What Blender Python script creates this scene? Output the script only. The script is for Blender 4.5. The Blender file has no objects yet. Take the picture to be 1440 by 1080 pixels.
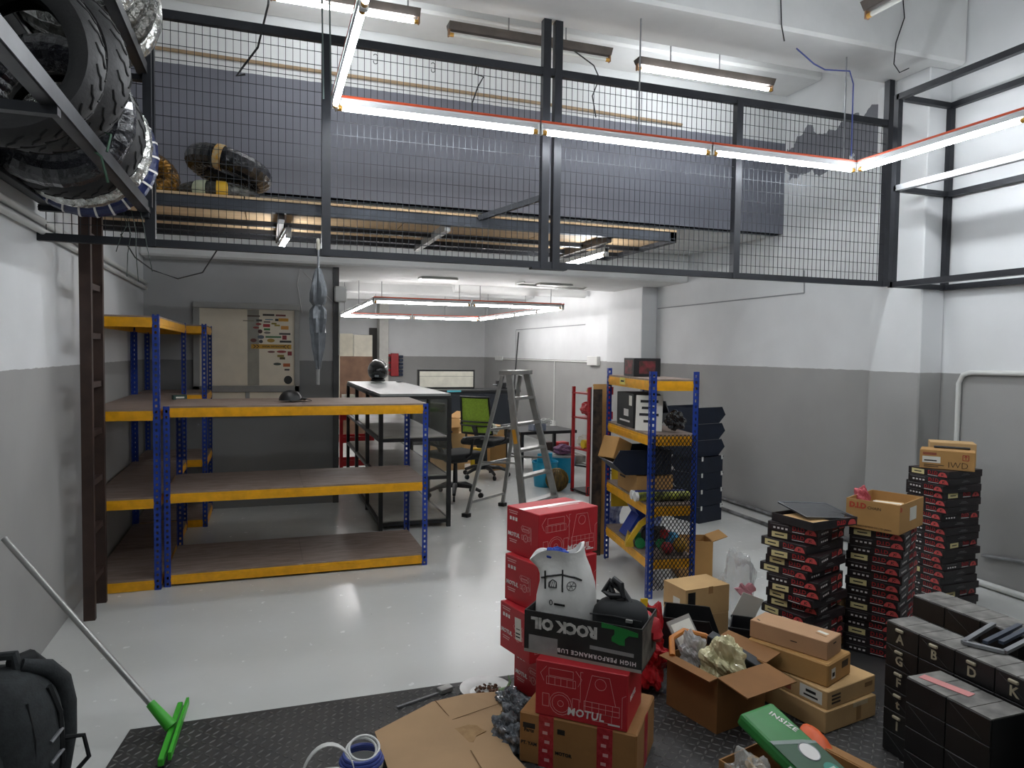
import bpy, bmesh, math, random
from mathutils import Matrix, Vector
random.seed(7)
PI = math.pi
S = bpy.context.scene
COL = S.collection

# ------------------------------------------------------------------ camera
F, CX, CY, H = 1003.0, 720.0, 540.0, 1.6
def _d(px, py): return Vector(((px-CX)/F, -(py-CY)/F, -1.0))
_y = _d(374, 491.4).normalized()
_x = _d(3630, 533.4); _x = (_x - _y*_x.dot(_y)).normalized()
_z = _x.cross(_y)
ROT = Matrix((_x, _y, _z))                       # world = ROT @ cam
cam = bpy.data.cameras.new('camera'); cam_o = bpy.data.objects.new('camera', cam); COL.objects.link(cam_o)
cam.sensor_width = 36; cam.lens = F/1440*36; cam.clip_start = 0.05; cam.clip_end = 80
cam_o.matrix_world = Matrix.Translation((0, 0, H)) @ ROT.to_4x4()
S.camera = cam_o
def gz(px, py, z=0.0):                            # pixel -> point on the level z
    r = ROT @ _d(px, py); t = (z-H)/r.z; return Vector((r.x*t, r.y*t, z))
def oY(px, py, Y):
    r = ROT @ _d(px, py); t = Y/r.y; return Vector((r.x*t, Y, H+r.z*t))
def oX(px, py, X):
    r = ROT @ _d(px, py); t = X/r.x; return Vector((X, r.y*t, H+r.z*t))

# ------------------------------------------------------------------ world, exposure
W = bpy.data.worlds.new('world'); S.world = W; W.use_nodes = True
W.node_tree.nodes['Background'].inputs[0].default_value = (0.9, 0.95, 1.0, 1)
W.node_tree.nodes['Background'].inputs[1].default_value = 0.35
S.view_settings.view_transform = 'Standard'; S.view_settings.look = 'None'
S.view_settings.gamma = 1; S.view_settings.use_curve_mapping = False
S.view_settings.exposure = 1.32
TUBE = 27.0                                       # radiance of the fluorescent tubes

# ------------------------------------------------------------------ materials
def lin(c):
    if isinstance(c, str): c = tuple(int(c[i:i+2], 16)/255 for i in (0, 2, 4))
    return tuple((v/12.92 if v <= .04045 else ((v+.055)/1.055)**2.4) for v in c) + (1,)
MATS = {}
def mat(name, c, rough=.55, metal=0., var=.08, nscale=8., bump=0., bscale=60., spec=.5, emit=0., alpha=1., trans=0., coat=0., c2=None, stretch=None):
    if name in MATS: return MATS[name]
    m = bpy.data.materials.new(name); m.use_nodes = True
    nt = m.node_tree; N = nt.nodes; L = nt.links; b = N['Principled BSDF']
    b.inputs['Roughness'].default_value = rough; b.inputs['Metallic'].default_value = metal
    b.inputs['Specular IOR Level'].default_value = spec; b.inputs['Coat Weight'].default_value = coat
    b.inputs['Base Color'].default_value = lin(c)
    tc = N.new('ShaderNodeTexCoord'); src = tc.outputs['Object']
    if stretch:
        mp = N.new('ShaderNodeMapping'); mp.inputs['Scale'].default_value = stretch; L.new(src, mp.inputs[0]); src = mp.outputs[0]
    if var > 0 or c2:
        n = N.new('ShaderNodeTexNoise'); n.inputs['Scale'].default_value = nscale; n.inputs['Detail'].default_value = 5; L.new(src, n.inputs['Vector'])
        mx = N.new('ShaderNodeMix'); mx.data_type = 'RGBA'
        a = lin(c)
        if c2: lo, hi = a, lin(c2)
        else: lo = tuple(v*(1-var) for v in a[:3])+(1,); hi = tuple(min(1, v*(1+var)) for v in a[:3])+(1,)
        mr = N.new('ShaderNodeMapRange'); mr.inputs[1].default_value = .35; mr.inputs[2].default_value = .65
        L.new(n.outputs['Fac'], mr.inputs[0]); L.new(mr.outputs[0], mx.inputs[0])
        mx.inputs[6].default_value = lo; mx.inputs[7].default_value = hi; L.new(mx.outputs[2], b.inputs['Base Color'])
    if bump:
        n2 = N.new('ShaderNodeTexNoise'); n2.inputs['Scale'].default_value = bscale; n2.inputs['Detail'].default_value = 4; L.new(src, n2.inputs['Vector'])
        bp = N.new('ShaderNodeBump'); bp.inputs['Strength'].default_value = bump; bp.inputs['Distance'].default_value = .01
        L.new(n2.outputs['Fac'], bp.inputs['Height']); L.new(bp.outputs[0], b.inputs['Normal'])
    if emit: b.inputs['Emission Color'].default_value = lin(c); b.inputs['Emission Strength'].default_value = emit
    if alpha < 1: b.inputs['Alpha'].default_value = alpha
    if trans: b.inputs['Transmission Weight'].default_value = trans
    MATS[name] = m; return m

def wall_mat(name, lo, hi, zline=1.49, extra=None):
    m = bpy.data.materials.new(name); m.use_nodes = True; nt = m.node_tree; N = nt.nodes; L = nt.links; b = N['Principled BSDF']
    b.inputs['Roughness'].default_value = .62
    g = N.new('ShaderNodeNewGeometry'); sp = N.new('ShaderNodeSeparateXYZ'); L.new(g.outputs['Position'], sp.inputs[0])
    n = N.new('ShaderNodeTexNoise'); n.inputs['Scale'].default_value = 14; n.inputs['Detail'].default_value = 6; L.new(g.outputs['Position'], n.inputs['Vector'])
    n3 = N.new('ShaderNodeTexNoise'); n3.inputs['Scale'].default_value = 1.3; n3.inputs['Detail'].default_value = 6; L.new(g.outputs['Position'], n3.inputs['Vector'])
    off = N.new('ShaderNodeMath'); off.operation = 'MULTIPLY_ADD'; off.inputs[1].default_value = .012; L.new(n.outputs['Fac'], off.inputs[0]); L.new(sp.outputs['Z'], off.inputs[2])
    gt = N.new('ShaderNodeMath'); gt.operation = 'GREATER_THAN'; gt.inputs[1].default_value = zline+.006; L.new(off.outputs[0], gt.inputs[0])
    mx = N.new('ShaderNodeMix'); mx.data_type = 'RGBA'; mx.inputs[6].default_value = lin(lo); mx.inputs[7].default_value = lin(hi)
    L.new(gt.outputs[0], mx.inputs[0]); out = mx.outputs[2]
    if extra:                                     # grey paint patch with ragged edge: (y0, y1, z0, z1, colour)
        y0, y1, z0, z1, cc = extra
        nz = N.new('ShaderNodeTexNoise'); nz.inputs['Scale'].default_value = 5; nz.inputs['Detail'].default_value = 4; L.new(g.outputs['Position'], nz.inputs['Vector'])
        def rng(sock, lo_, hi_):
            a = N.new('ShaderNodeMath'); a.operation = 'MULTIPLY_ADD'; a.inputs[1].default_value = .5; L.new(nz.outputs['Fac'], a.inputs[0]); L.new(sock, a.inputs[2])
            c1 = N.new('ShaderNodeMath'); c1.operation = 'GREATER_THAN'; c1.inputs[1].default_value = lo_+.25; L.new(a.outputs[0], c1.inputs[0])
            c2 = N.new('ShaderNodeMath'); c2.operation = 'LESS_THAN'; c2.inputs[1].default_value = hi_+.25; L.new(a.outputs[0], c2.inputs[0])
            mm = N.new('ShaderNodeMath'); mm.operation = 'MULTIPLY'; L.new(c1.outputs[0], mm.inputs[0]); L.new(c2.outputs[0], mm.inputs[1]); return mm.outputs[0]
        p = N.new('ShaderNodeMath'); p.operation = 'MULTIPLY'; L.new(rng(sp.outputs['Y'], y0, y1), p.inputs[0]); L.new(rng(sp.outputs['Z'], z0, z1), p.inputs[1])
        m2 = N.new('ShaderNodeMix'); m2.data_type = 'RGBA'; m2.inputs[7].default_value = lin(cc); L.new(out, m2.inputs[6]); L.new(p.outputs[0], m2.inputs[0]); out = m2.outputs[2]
    mr = N.new('ShaderNodeMapRange'); mr.inputs[1].default_value = .3; mr.inputs[2].default_value = .7; mr.inputs[3].default_value = .9; mr.inputs[4].default_value = 1.06
    L.new(n3.outputs['Fac'], mr.inputs[0])
    ml = N.new('ShaderNodeVectorMath'); ml.operation = 'SCALE'; L.new(out, ml.inputs[0]); L.new(mr.outputs[0], ml.inputs['Scale']); L.new(ml.outputs[0], b.inputs['Base Color'])
    bp = N.new('ShaderNodeBump'); bp.inputs['Strength'].default_value = .12; bp.inputs['Distance'].default_value = .01; L.new(n.outputs['Fac'], bp.inputs['Height']); L.new(bp.outputs[0], b.inputs['Normal'])
    MATS[name] = m; return m

# ------------------------------------------------------------------ mesh helpers
class MB:
    def __init__(s): s.v = []; s.f = []
    def add(s, vs, fs):
        o = len(s.v); s.v += [tuple(v) for v in vs]; s.f += [tuple(i+o for i in f) for f in fs]; return s
    def box(s, x0, x1, y0, y1, z0, z1, M=None):
        vs = [Vector((x, y, z)) for z in (z0, z1) for y in (y0, y1) for x in (x0, x1)]
        if M: vs = [M @ v for v in vs]
        return s.add(vs, [(0, 2, 3, 1), (4, 5, 7, 6), (0, 1, 5, 4), (2, 6, 7, 3), (0, 4, 6, 2), (1, 3, 7, 5)])
    def beam(s, p, q, w, h, up=(0, 0, 1)):
        p = Vector(p); q = Vector(q); d = (q-p).normalized(); u = Vector(up)
        if abs(d.dot(u)) > .98: u = Vector((0, 1, 0))
        a = d.cross(u).normalized(); b = a.cross(d)
        vs = [c+a*sx*w/2+b*sz*h/2 for c in (p, q) for sx, sz in ((-1, -1), (1, -1), (1, 1), (-1, 1))]
        return s.add(vs, [(0, 1, 2, 3), (7, 6, 5, 4), (0, 4, 5, 1), (1, 5, 6, 2), (2, 6, 7, 3), (3, 7, 4, 0)])
    def tube(s, pts, r, n=8, closed=False, caps=True):
        pts = [Vector(p) for p in pts]; k = len(pts); rs = r if isinstance(r, (list, tuple)) else [r]*k
        prev = None; vs = []
        for i, p in enumerate(pts):
            if closed: d = pts[(i+1) % k]-pts[i-1]
            else: d = pts[min(i+1, k-1)]-pts[max(i-1, 0)]
            d = d.normalized() if d.length > 1e-9 else Vector((0, 0, 1))
            if prev is None:
                a = d.cross(Vector((0, 0, 1)))
                if a.length < .05: a = d.cross(Vector((1, 0, 0)))
            else: a = prev - d*prev.dot(d)
            a.normalize(); prev = a; b = d.cross(a)
            vs += [p+(a*math.cos(2*PI*j/n)+b*math.sin(2*PI*j/n))*rs[i] for j in range(n)]
        fs = [(i*n+j, i*n+(j+1) % n, ((i+1) % k)*n+(j+1) % n, ((i+1) % k)*n+j) for i in range(k if closed else k-1) for j in range(n)]
        if caps and not closed: fs += [tuple(range(n))[::-1], tuple((k-1)*n+j for j in range(n))]
        return s.add(vs, fs)
    def lathe(s, prof, n=24, M=None, closed=False, arc=2*PI):
        full = abs(arc-2*PI) < 1e-6; m = n if full else n+1
        vs = [Vector((r*math.cos(arc*i/n), r*math.sin(arc*i/n), z)) for i in range(m) for r, z in prof]
        if M: vs = [M @ v for v in vs]
        k = len(prof)
        fs = [(i*k+j, ((i+1) % m)*k+j, ((i+1) % m)*k+(j+1) % k, i*k+(j+1) % k) for i in range(n) for j in range(k if closed else k-1)]
        return s.add(vs, fs)
    def prism(s, poly, z0, z1, M=None):
        n = len(poly); vs = [Vector((x, y, z)) for z in (z0, z1) for x, y in poly]
        if M: vs = [M @ v for v in vs]
        return s.add(vs, [tuple(range(n))[::-1], tuple(range(n, 2*n))]+[(i, (i+1) % n, n+(i+1) % n, n+i) for i in range(n)])
    def sphere(s, c, rx, ry=None, rz=None, nu=14, nv=8, fn=None):
        ry = ry or rx; rz = rz or rx; c = Vector(c); vs = []
        for i in range(nv+1):
            t = PI*i/nv
            for j in range(nu):
                p = 2*PI*j/nu; u = Vector((math.sin(t)*math.cos(p), math.sin(t)*math.sin(p), math.cos(t)))
                k = fn(u) if fn else 1
                vs.append(c+Vector((u.x*rx*k, u.y*ry*k, u.z*rz*k)))
        return s.add(vs, [(i*nu+j, (i+1)*nu+j, (i+1)*nu+(j+1) % nu, i*nu+(j+1) % nu) for i in range(nv) for j in range(nu)])
    def grid(s, nu, nv, fn, thick=0.):
        P = [[Vector(fn(i/nu, j/nv)) for j in range(nv+1)] for i in range(nu+1)]
        vs = [p for r in P for p in r]; w = nv+1
        return s.add(vs, [(i*w+j, (i+1)*w+j, (i+1)*w+j+1, i*w+j+1) for i in range(nu) for j in range(nv)])
    def mesh(s, name, m, bevel=0., smooth=False, solid=0., seg=1):
        me = bpy.data.meshes.new(name); me.from_pydata([tuple(v) for v in s.v], [], s.f); me.materials.append(m)
        bm = bmesh.new(); bm.from_mesh(me); bmesh.ops.remove_doubles(bm, verts=bm.verts, dist=1e-6)
        if bevel:
            es = [e for e in bm.edges if len(e.link_faces) == 2 and e.calc_face_angle(0) > .5]
            bmesh.ops.bevel(bm, geom=es, offset=bevel, segments=seg, affect='EDGES', profile=.5)
        bmesh.ops.recalc_face_normals(bm, faces=bm.faces)
        if solid: bmesh.ops.solidify(bm, geom=bm.faces[:], thickness=solid)
        if smooth:
            for f in bm.faces: f.smooth = True
            for e in bm.edges:
                if len(e.link_faces) == 2 and e.calc_face_angle(0) > .7: e.smooth = False
        bm.to_mesh(me); bm.free(); return me
    def build(s, name, m, parent=None, loc=None, rot=None, **k):
        return obj(name, s.mesh(name, m, **k), parent, loc, rot)
def obj(name, me, parent=None, loc=None, rot=None):
    o = bpy.data.objects.new(name, me); COL.objects.link(o)
    if parent: o.parent = parent
    if loc is not None: o.location = loc
    if rot is not None: o.rotation_euler = rot
    return o
def tag(o, label=None, cat=None, group=None, kind=None):
    if label: o['label'] = label
    if cat: o['category'] = cat
    if group: o['group'] = group
    if kind: o['kind'] = kind
    return o
def thing(name, label, cat, loc=(0, 0, 0), rz=0., group=None, rot=None):
    o = bpy.data.objects.new(name, None); COL.objects.link(o); o.location = loc
    o.rotation_euler = rot if rot else (0, 0, rz); o.empty_display_size = .1
    return tag(o, label, cat, group)
def struct(o): o['kind'] = 'structure'; return o
def kids(o): return [c for c in COL.objects if c.parent == o]
def dup(o, parent=None, loc=None, rz=None, label=None, group=None):
    c = o.copy(); COL.objects.link(c); c.parent = parent
    if loc is not None: c.location = loc
    if rz is not None: c.rotation_euler = (0, 0, rz)
    if label: c['label'] = label
    if group: c['group'] = group
    for k in kids(o): dup(k, c)
    return c
TXT = {}
def text_mesh(t, size, m, bold=0., ext=.0006, spacing=1., shear=0.):
    key = (t, size, m.name, bold, spacing, shear)
    if key in TXT: return TXT[key]
    cu = bpy.data.curves.new('lettering', 'FONT'); cu.body = t; cu.size = size; cu.align_x = 'CENTER'; cu.align_y = 'CENTER'
    cu.offset = bold; cu.extrude = ext; cu.resolution_u = 2; cu.space_character = spacing; cu.shear = shear
    o = bpy.data.objects.new('lettering', cu); COL.objects.link(o)
    bpy.context.view_layer.update()
    me = bpy.data.meshes.new_from_object(o.evaluated_get(bpy.context.evaluated_depsgraph_get()))
    bpy.data.objects.remove(o); bpy.data.curves.remove(cu)
    me.name = 'lettering'; me.materials.clear(); me.materials.append(m); TXT[key] = me; return me
# places flat print on a face of a box thing of size (w, d, h): u to the right, v up, measured from the face centre
def on_face(face, w, d, h, u, v, ang=0., off=.0008):
    if face == 'F': L, R = Vector((u, -d/2-off, h/2+v)), Matrix.Rotation(PI/2, 4, 'X')
    elif face == 'R': L, R = Vector((w/2+off, u, h/2+v)), Matrix.Rotation(PI/2, 4, 'Z') @ Matrix.Rotation(PI/2, 4, 'X')
    elif face == 'L': L, R = Vector((-w/2-off, -u, h/2+v)), Matrix.Rotation(-PI/2, 4, 'Z') @ Matrix.Rotation(PI/2, 4, 'X')
    elif face == 'B': L, R = Vector((-u, d/2+off, h/2+v)), Matrix.Rotation(PI, 4, 'Z') @ Matrix.Rotation(PI/2, 4, 'X')
    else: L, R = Vector((u, v, h+off)), Matrix.Identity(4)
    return Matrix.Translation(L) @ R @ Matrix.Rotation(ang, 4, 'Z')
def letter(parent, t, size, m, face, dims, u=0., v=0., ang=0., bold=0., name='lettering', **k):
    o = obj(name, text_mesh(t, size, m, bold, **k), parent); o.matrix_local = on_face(face, *dims, u, v, ang); return o
def patch(parent, pw, ph, m, face, dims, u=0., v=0., ang=0., name='label_sticker', t=.0008, off=.0001):
    o = MB().box(-pw/2, pw/2, -ph/2, ph/2, 0, t).build(name, m, parent); o.matrix_local = on_face(face, *dims, u, v, ang, off); return o
def linework(parent, segs, m, face, dims, wd=.0015, name='line_print', off=.0004):
    b = MB()
    for p in segs:
        for a, c in zip(p[:-1], p[1:]):
            a = Vector(a+(0.,)); c = Vector(c+(0.,))
            if (c-a).length > 1e-6: b.beam(a, c, wd, .0006)
    o = b.build(name, m, parent); o.matrix_local = on_face(face, *dims, 0, 0, 0, off); return o
def circ(x, y, r, n=14, a0=0., a1=2*PI): return [(x+r*math.cos(a0+(a1-a0)*i/n), y+r*math.sin(a0+(a1-a0)*i/n)) for i in range(n+1)]
def rect(x0, x1, y0, y1): return [(x0, y0), (x1, y0), (x1, y1), (x0, y1), (x0, y0)]

# palette
WHITE = mat('white_paint', 'd2d4d5', .6, var=.04, nscale=2)
CONC = mat('ceiling_paint', 'd8d9d8', .7, var=.06, nscale=2.5, bump=.25, bscale=9)
DGREY = mat('black_steel', '25272c', .45, .3, var=.15)
BLUE = mat('blue_enamel', '16388f', .4, var=.12)
YEL = mat('yellow_enamel', 'e5a512', .38, var=.1, nscale=20)
BOARD = mat('brown_board', '7a695f', .6, var=.0, c2='93837a', nscale=7, stretch=(1, 6, 1))
PLY = mat('plywood', 'bd9b73', .6, c2='cbb08a', nscale=3, stretch=(1, 9, 1))
BLK = mat('black_plastic', '17181a', .45, var=.15)
RUB = mat('black_rubber', '1b1b1c', .62, var=.2, bump=.15, bscale=90)
CARD = mat('cardboard', 'b0864f', .75, var=.07, nscale=5, bump=.08, bscale=40)
CARD2 = mat('pale_cardboard', 'bf9c6b', .75, var=.07, nscale=5, bump=.08, bscale=40)
CARD3 = mat('brown_cardboard', '966b3c', .75, var=.09, nscale=5, bump=.1, bscale=40)
PAPER = mat('white_paper', 'd8d6cc', .7, var=.04)
INK = mat('black_ink', '141414', .6, var=0)
RED = mat('red_print', 'b3202a', .5, var=.06)
WPRINT = mat('white_print', 'dcd9d6', .6, var=.03)
ALU = mat('aluminium', 'a9a9a6', .38, .75, var=.1, nscale=14)
GALV = mat('galvanised_steel', '8d8f92', .4, .6, var=.15, nscale=14)
WPL = mat('white_plastic', 'd4d5d2', .4, var=.03)
ORANGE = mat('orange_wire', 'c5502e', .45, var=.08)
LAMP = mat('lit_tube', 'f3f7fb', .4, var=0, emit=TUBE); LAMPB = mat('lit_tube_back', 'fbf8f8', .4, var=0, emit=TUBE*.9)
DEADTUBE = mat('unlit_tube', 'cfd0cb', .3, var=.03)
REDE = mat('red_enamel', 'a81f25', .4, var=.08)
DKBLUE = mat('dark_blue_plastic', '101a2b', .45, var=.15)

# ------------------------------------------------------------------ the setting
XL, XR, YB, YP, YU = -1.11, 4.77, 15.78, 7.65, 5.78
fm = bpy.data.materials.new('epoxy_floor'); fm.use_nodes = True
N = fm.node_tree.nodes; Lk = fm.node_tree.links; b = N['Principled BSDF']
g = N.new('ShaderNodeNewGeometry'); n1 = N.new('ShaderNodeTexNoise'); n1.inputs['Scale'].default_value = 1.1; n1.inputs['Detail'].default_value = 8
n2 = N.new('ShaderNodeTexNoise'); n2.inputs['Scale'].default_value = 16; n2.inputs['Detail'].default_value = 6
n3 = N.new('ShaderNodeTexVoronoi'); n3.inputs['Scale'].default_value = 5.5
for n in (n1, n2, n3): Lk.new(g.outputs['Position'], n.inputs['Vector'])
cr = N.new('ShaderNodeValToRGB'); cr.color_ramp.elements[0].color = lin('c6c8c5'); cr.color_ramp.elements[0].position = .3; cr.color_ramp.elements[1].color = lin('cfd1cf'); cr.color_ramp.elements[1].position = .7
Lk.new(n1.outputs['Fac'], cr.inputs[0])
lt = N.new('ShaderNodeMath'); lt.operation = 'LESS_THAN'; lt.inputs[1].default_value = .02; Lk.new(n3.outputs['Distance'], lt.inputs[0])
mx = N.new('ShaderNodeMix'); mx.data_type = 'RGBA'; mx.inputs[7].default_value = lin('8f918f'); Lk.new(lt.outputs[0], mx.inputs[0]); Lk.new(cr.outputs[0], mx.inputs[6]); Lk.new(mx.outputs[2], b.inputs['Base Color'])
mr = N.new('ShaderNodeMapRange'); mr.inputs[3].default_value = .17; mr.inputs[4].default_value = .32; Lk.new(n2.outputs['Fac'], mr.inputs[0]); Lk.new(mr.outputs[0], b.inputs['Roughness'])
bp = N.new('ShaderNodeBump'); bp.inputs['Strength'].default_value = .06; bp.inputs['Distance'].default_value = .01; Lk.new(n2.outputs['Fac'], bp.inputs['Height']); Lk.new(bp.outputs[0], b.inputs['Normal'])

struct(MB().box(XL-.2, XR+.2, -3, YB+.2, -.1, 0).build('floor', fm))
WM = wall_mat('two_tone_wall', '9b9b99', 'd8dadb')
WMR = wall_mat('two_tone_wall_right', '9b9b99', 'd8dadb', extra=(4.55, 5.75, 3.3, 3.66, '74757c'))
WMP = wall_mat('grey_partition_wall', '787979', 'abacac')
WMU = wall_mat('loft_wall', '6d6f79', 'd0d2d2', zline=3.66)
struct(MB().box(XL-.2, XL, -3, YB, 0, 4.6).build('wall_left', WM))
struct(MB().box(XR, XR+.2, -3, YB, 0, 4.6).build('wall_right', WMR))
struct(MB().box(XL-.2, XR+.2, YB, YB+.2, 0, 2.8).build('wall_back', WM))
struct(MB().box(XL-.2, XR+.2, -3.2, -3, 0, 4.6).build('wall_front', WM))
struct(MB().box(XL, .67, YP, YP+.18, 0, 2.46).build('wall_partition', WMP))
struct(MB().box(XL, XR, YU, YU+.15, 2.79, 4.6).build('wall_loft', WMU))
struct(MB().box(XL-.2, XR+.2, -3.2, YU+.2, 4.5, 4.7).build('ceiling', CONC))
struct(MB().box(XL, XR, 5.79, YB, 2.79, 2.93).build('ceiling_back', CONC))
struct(MB().box(XL, XR, 3.88, 4.38, 3.71, 4.5).build('beam_front', CONC, bevel=.02))
struct(MB().box(XL, XR, 7.4, 8.95, 2.46, 2.79).build('beam_middle', CONC, bevel=.02))
struct(MB().box(XL, XR, 5.3, 5.78, 4.1, 4.5).build('beam_loft', CONC, bevel=.02))
for i, y in enumerate((10.6, 12.6, 14.4)):
    struct(MB().box(XL, XR, y, y+.35, 2.62, 2.79).build('beam_back', CONC, bevel=.015))
struct(MB().box(4.55, XR, 3.99, 4.46, 0, 3.71).build('column_right', WM, bevel=.008))
struct(MB().box(4.55, XR, 8.12, 9.1, 0, 2.46).build('column_back', WM, bevel=.008))
struct(MB().box(2.3, 2.5, YB-.35, YB, 0, 2.79).build('column_corner', mat('off_white_wall', 'c9c8c2', .6), bevel=.008))
struct(MB().box(.66, .72, YP-.02, YP+.2, 0, 2.46).build('trim_1', mat('dark_trim', '4a4b4c', .6)))
# recessed access-panel outlines on the right wall
for i, (y0, y1, z0, z1) in enumerate(((10.3, 13.6, .02, 2.05),)):
    m = MB(); dm = mat('joint_line', '8d9092', .7)
    m.box(XR-.004, XR, y0, y1, z1, z1+.015); m.box(XR-.004, XR, y1, y1+.015, z0, z1)
    struct(m.build('trim_2', dm))
m = MB(); A_, B_, C_ = oX(925, 434, XR-.003), oX(1131, 412, XR-.003), oX(1131, 380, XR-.003)
m.beam(A_, B_, .012, .006, (1, 0, 0)); m.beam(B_, C_, .012, .006, (1, 0, 0)); struct(m.build('trim_3', mat('joint_line', '8d9092', .7)))
# ------------------------------------------------------------------ lights
AMBER = mat('amber_end_cap', 'b98a3a', .35, .3); GREYB = mat('grey_batten', 'b4b6b8', .45, var=.05); BROWNB = mat('dusty_batten', '4e4640', .6, var=.2)
def tube_light(p, q, label, lit=True, group=None, old=False, wire=True, rods=(), flip=False, lm=None):
    p = Vector(p); q = Vector(q); L = (q-p).length; rz = math.atan2(q.y-p.y, q.x-p.x)
    t = thing('fluorescent_light', label, 'lamp', p, rz, group)
    bm_ = BROWNB if old else GREYB
    b = MB()
    if old: b.prism([(-.05, .075), (-.02, .03), (.02, .03), (.05, .075)], 0, L, Matrix.Rotation(PI/2, 4, 'Y') @ Matrix.Rotation(PI/2, 4, 'Z'))
    else: b.box(0, L, -.014, .014, .018, .05); b.box(0, L, -.02, .02, .045, .052)
    b.build('batten', bm_, t)
    e = .035
    MB().tube([(e, 0, 0), (L-e, 0, 0)], .0135 if not old else .014, 10).build('tube', (lm or LAMP) if lit else DEADTUBE, t, smooth=True)
    for x in (0, L):
        s = 1 if x == 0 else -1
        sk = MB().box(min(x, x+s*.012), max(x, x+s*.012), -.017, .017, -.016, .045).build('socket', WPL if not old else mat('rusty_socket', '8b6a50', .6), t, bevel=.003)
        MB().tube([(x+s*.012, 0, 0), (x+s*.04, 0, 0)], .015, 10).build('end_cap', AMBER, sk, smooth=True)
    if wire: MB().tube([(0, -.012, .06), (L, -.012, .06)], .009, 6).build('wire', ORANGE, t)
    for rx, rh in rods: MB().tube([(rx, 0, .04), (rx, 0, rh)], .005, 6).build('hanging_rod', GALV, t)
    return t
G1 = 'tubes of the bright rectangle hung in front of the mesh fence'
LY, LX0, LX1, LZ = 4.08, .36, 3.99, 2.93
sg = (LX1-LX0)/3
nm = ('left', 'middle', 'right')
for i in range(3):
    tube_light((LX0+sg*i, LY, LZ), (LX0+sg*(i+1)-.01, LY, LZ), 'lit tube light with orange wire before the mesh fence, %s of the row of three' % nm[i], group=G1,
               rods=[] if i == 0 else [(sg*.55, .8)] if i == 1 else [(sg-.12, .8)])
for X, side in ((LX0, 'left'), (LX1, 'right')):
    for k in range(2):
        a, c = LY-.02-1.21*k, LY-1.22-1.21*k
        tube_light((X, a, LZ), (X, c, LZ), ('lit tube light running from the %s corner of the bright rectangle towards the camera' if k == 0 else 'lit tube light nearer the camera on the %s side of the bright rectangle') % side, group=G1)
for i in range(3): tube_light((LX0+sg*i, 1.64, LZ), (LX0+sg*(i+1)-.01, 1.64, LZ), 'lit tube light on the near side of the bright rectangle, %s of three' % nm[i], group=G1)
G2 = 'tubes of the bright rectangle in the back room'
bx0, bx1, by0, by1, bz = 1.27, 3.83, 9.0, 13.0, 2.21
for i in range(2):
    tube_light((bx0+1.28*i, by0, bz), (bx0+1.28*i+1.25, by0, bz), 'back room tube light on the near side, %s of two' % ('left', 'right')[i], group=G2, lm=LAMPB, rods=[(.1, .57), (1.1, .57)])
    tube_light((bx0+1.28*i, by1, bz), (bx0+1.28*i+1.25, by1, bz), 'back room tube light on the far side, %s of two' % ('left', 'right')[i], group=G2, lm=LAMPB, rods=[(.6, .57)])
od = ('nearest', 'second', 'third', 'farthest')
for k in range(4):
    for X, s in ((bx0, 'left'), (bx1, 'right')):
        tube_light((X, by0+k, bz), (X, by0+k+.98, bz), 'back room tube light on the %s side, %s of four' % (s, od[k]), group=G2, lm=LAMPB, rods=[(.5, .57)] if k % 2 else [])
# loft lights on dusty battens, rods up to the ceiling
tube_light(oY(425, 4, 5.0)+Vector((-.2, 0, 0)), oY(590, 25, 5.0), 'lit tube on dusty batten above the loft at upper left', old=True, wire=False, rods=[(.3, .5), (.9, .5)])
tube_light(oY(630, 48, 5.0), oY(858, 72, 5.0), 'unlit tube on dusty batten above the loft beside the double post', lit=False, old=True, wire=False, rods=[(.45, .55), (.9, .55)])
tube_light(oY(895, 96, 5.0), oY(1086, 121, 5.0), 'lit tube on dusty batten above the loft at the right', old=True, wire=False, rods=[(.3, .5), (.75, .5)])
tube_light(gz(1218, 24, 3.55), gz(1218, 24, 3.55)+Vector((.02, -1.2, 0)), 'unlit tube under the ceiling in the upper right corner', lit=False, old=True, wire=False, rods=[(.2, .9), (1., .9)])
# under the platform
tube_light((.14, 4.82, 2.33), (.1, 5.55, 2.33), 'short lit tube under the plywood platform above the umbrella', wire=False, rods=[(.03, .07)])
tube_light((2.36, 4.75, 2.33), (2.36, 5.62, 2.33), 'short lit tube under the right end of the plywood platform', wire=False, rods=[(.03, .07)])
for (x, y) in ((1.9, 8.2), (3.4, 8.3)):
    tag(MB().box(x-.22, x+.22, y-.1, y+.1, 2.435, 2.46).build('ceiling_panel', WPL, bevel=.008), 'small white flat panel under the concrete beam, %s one' % ('left' if x < 2.5 else 'right'), 'panel', 'flat panels under the beam')

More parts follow.
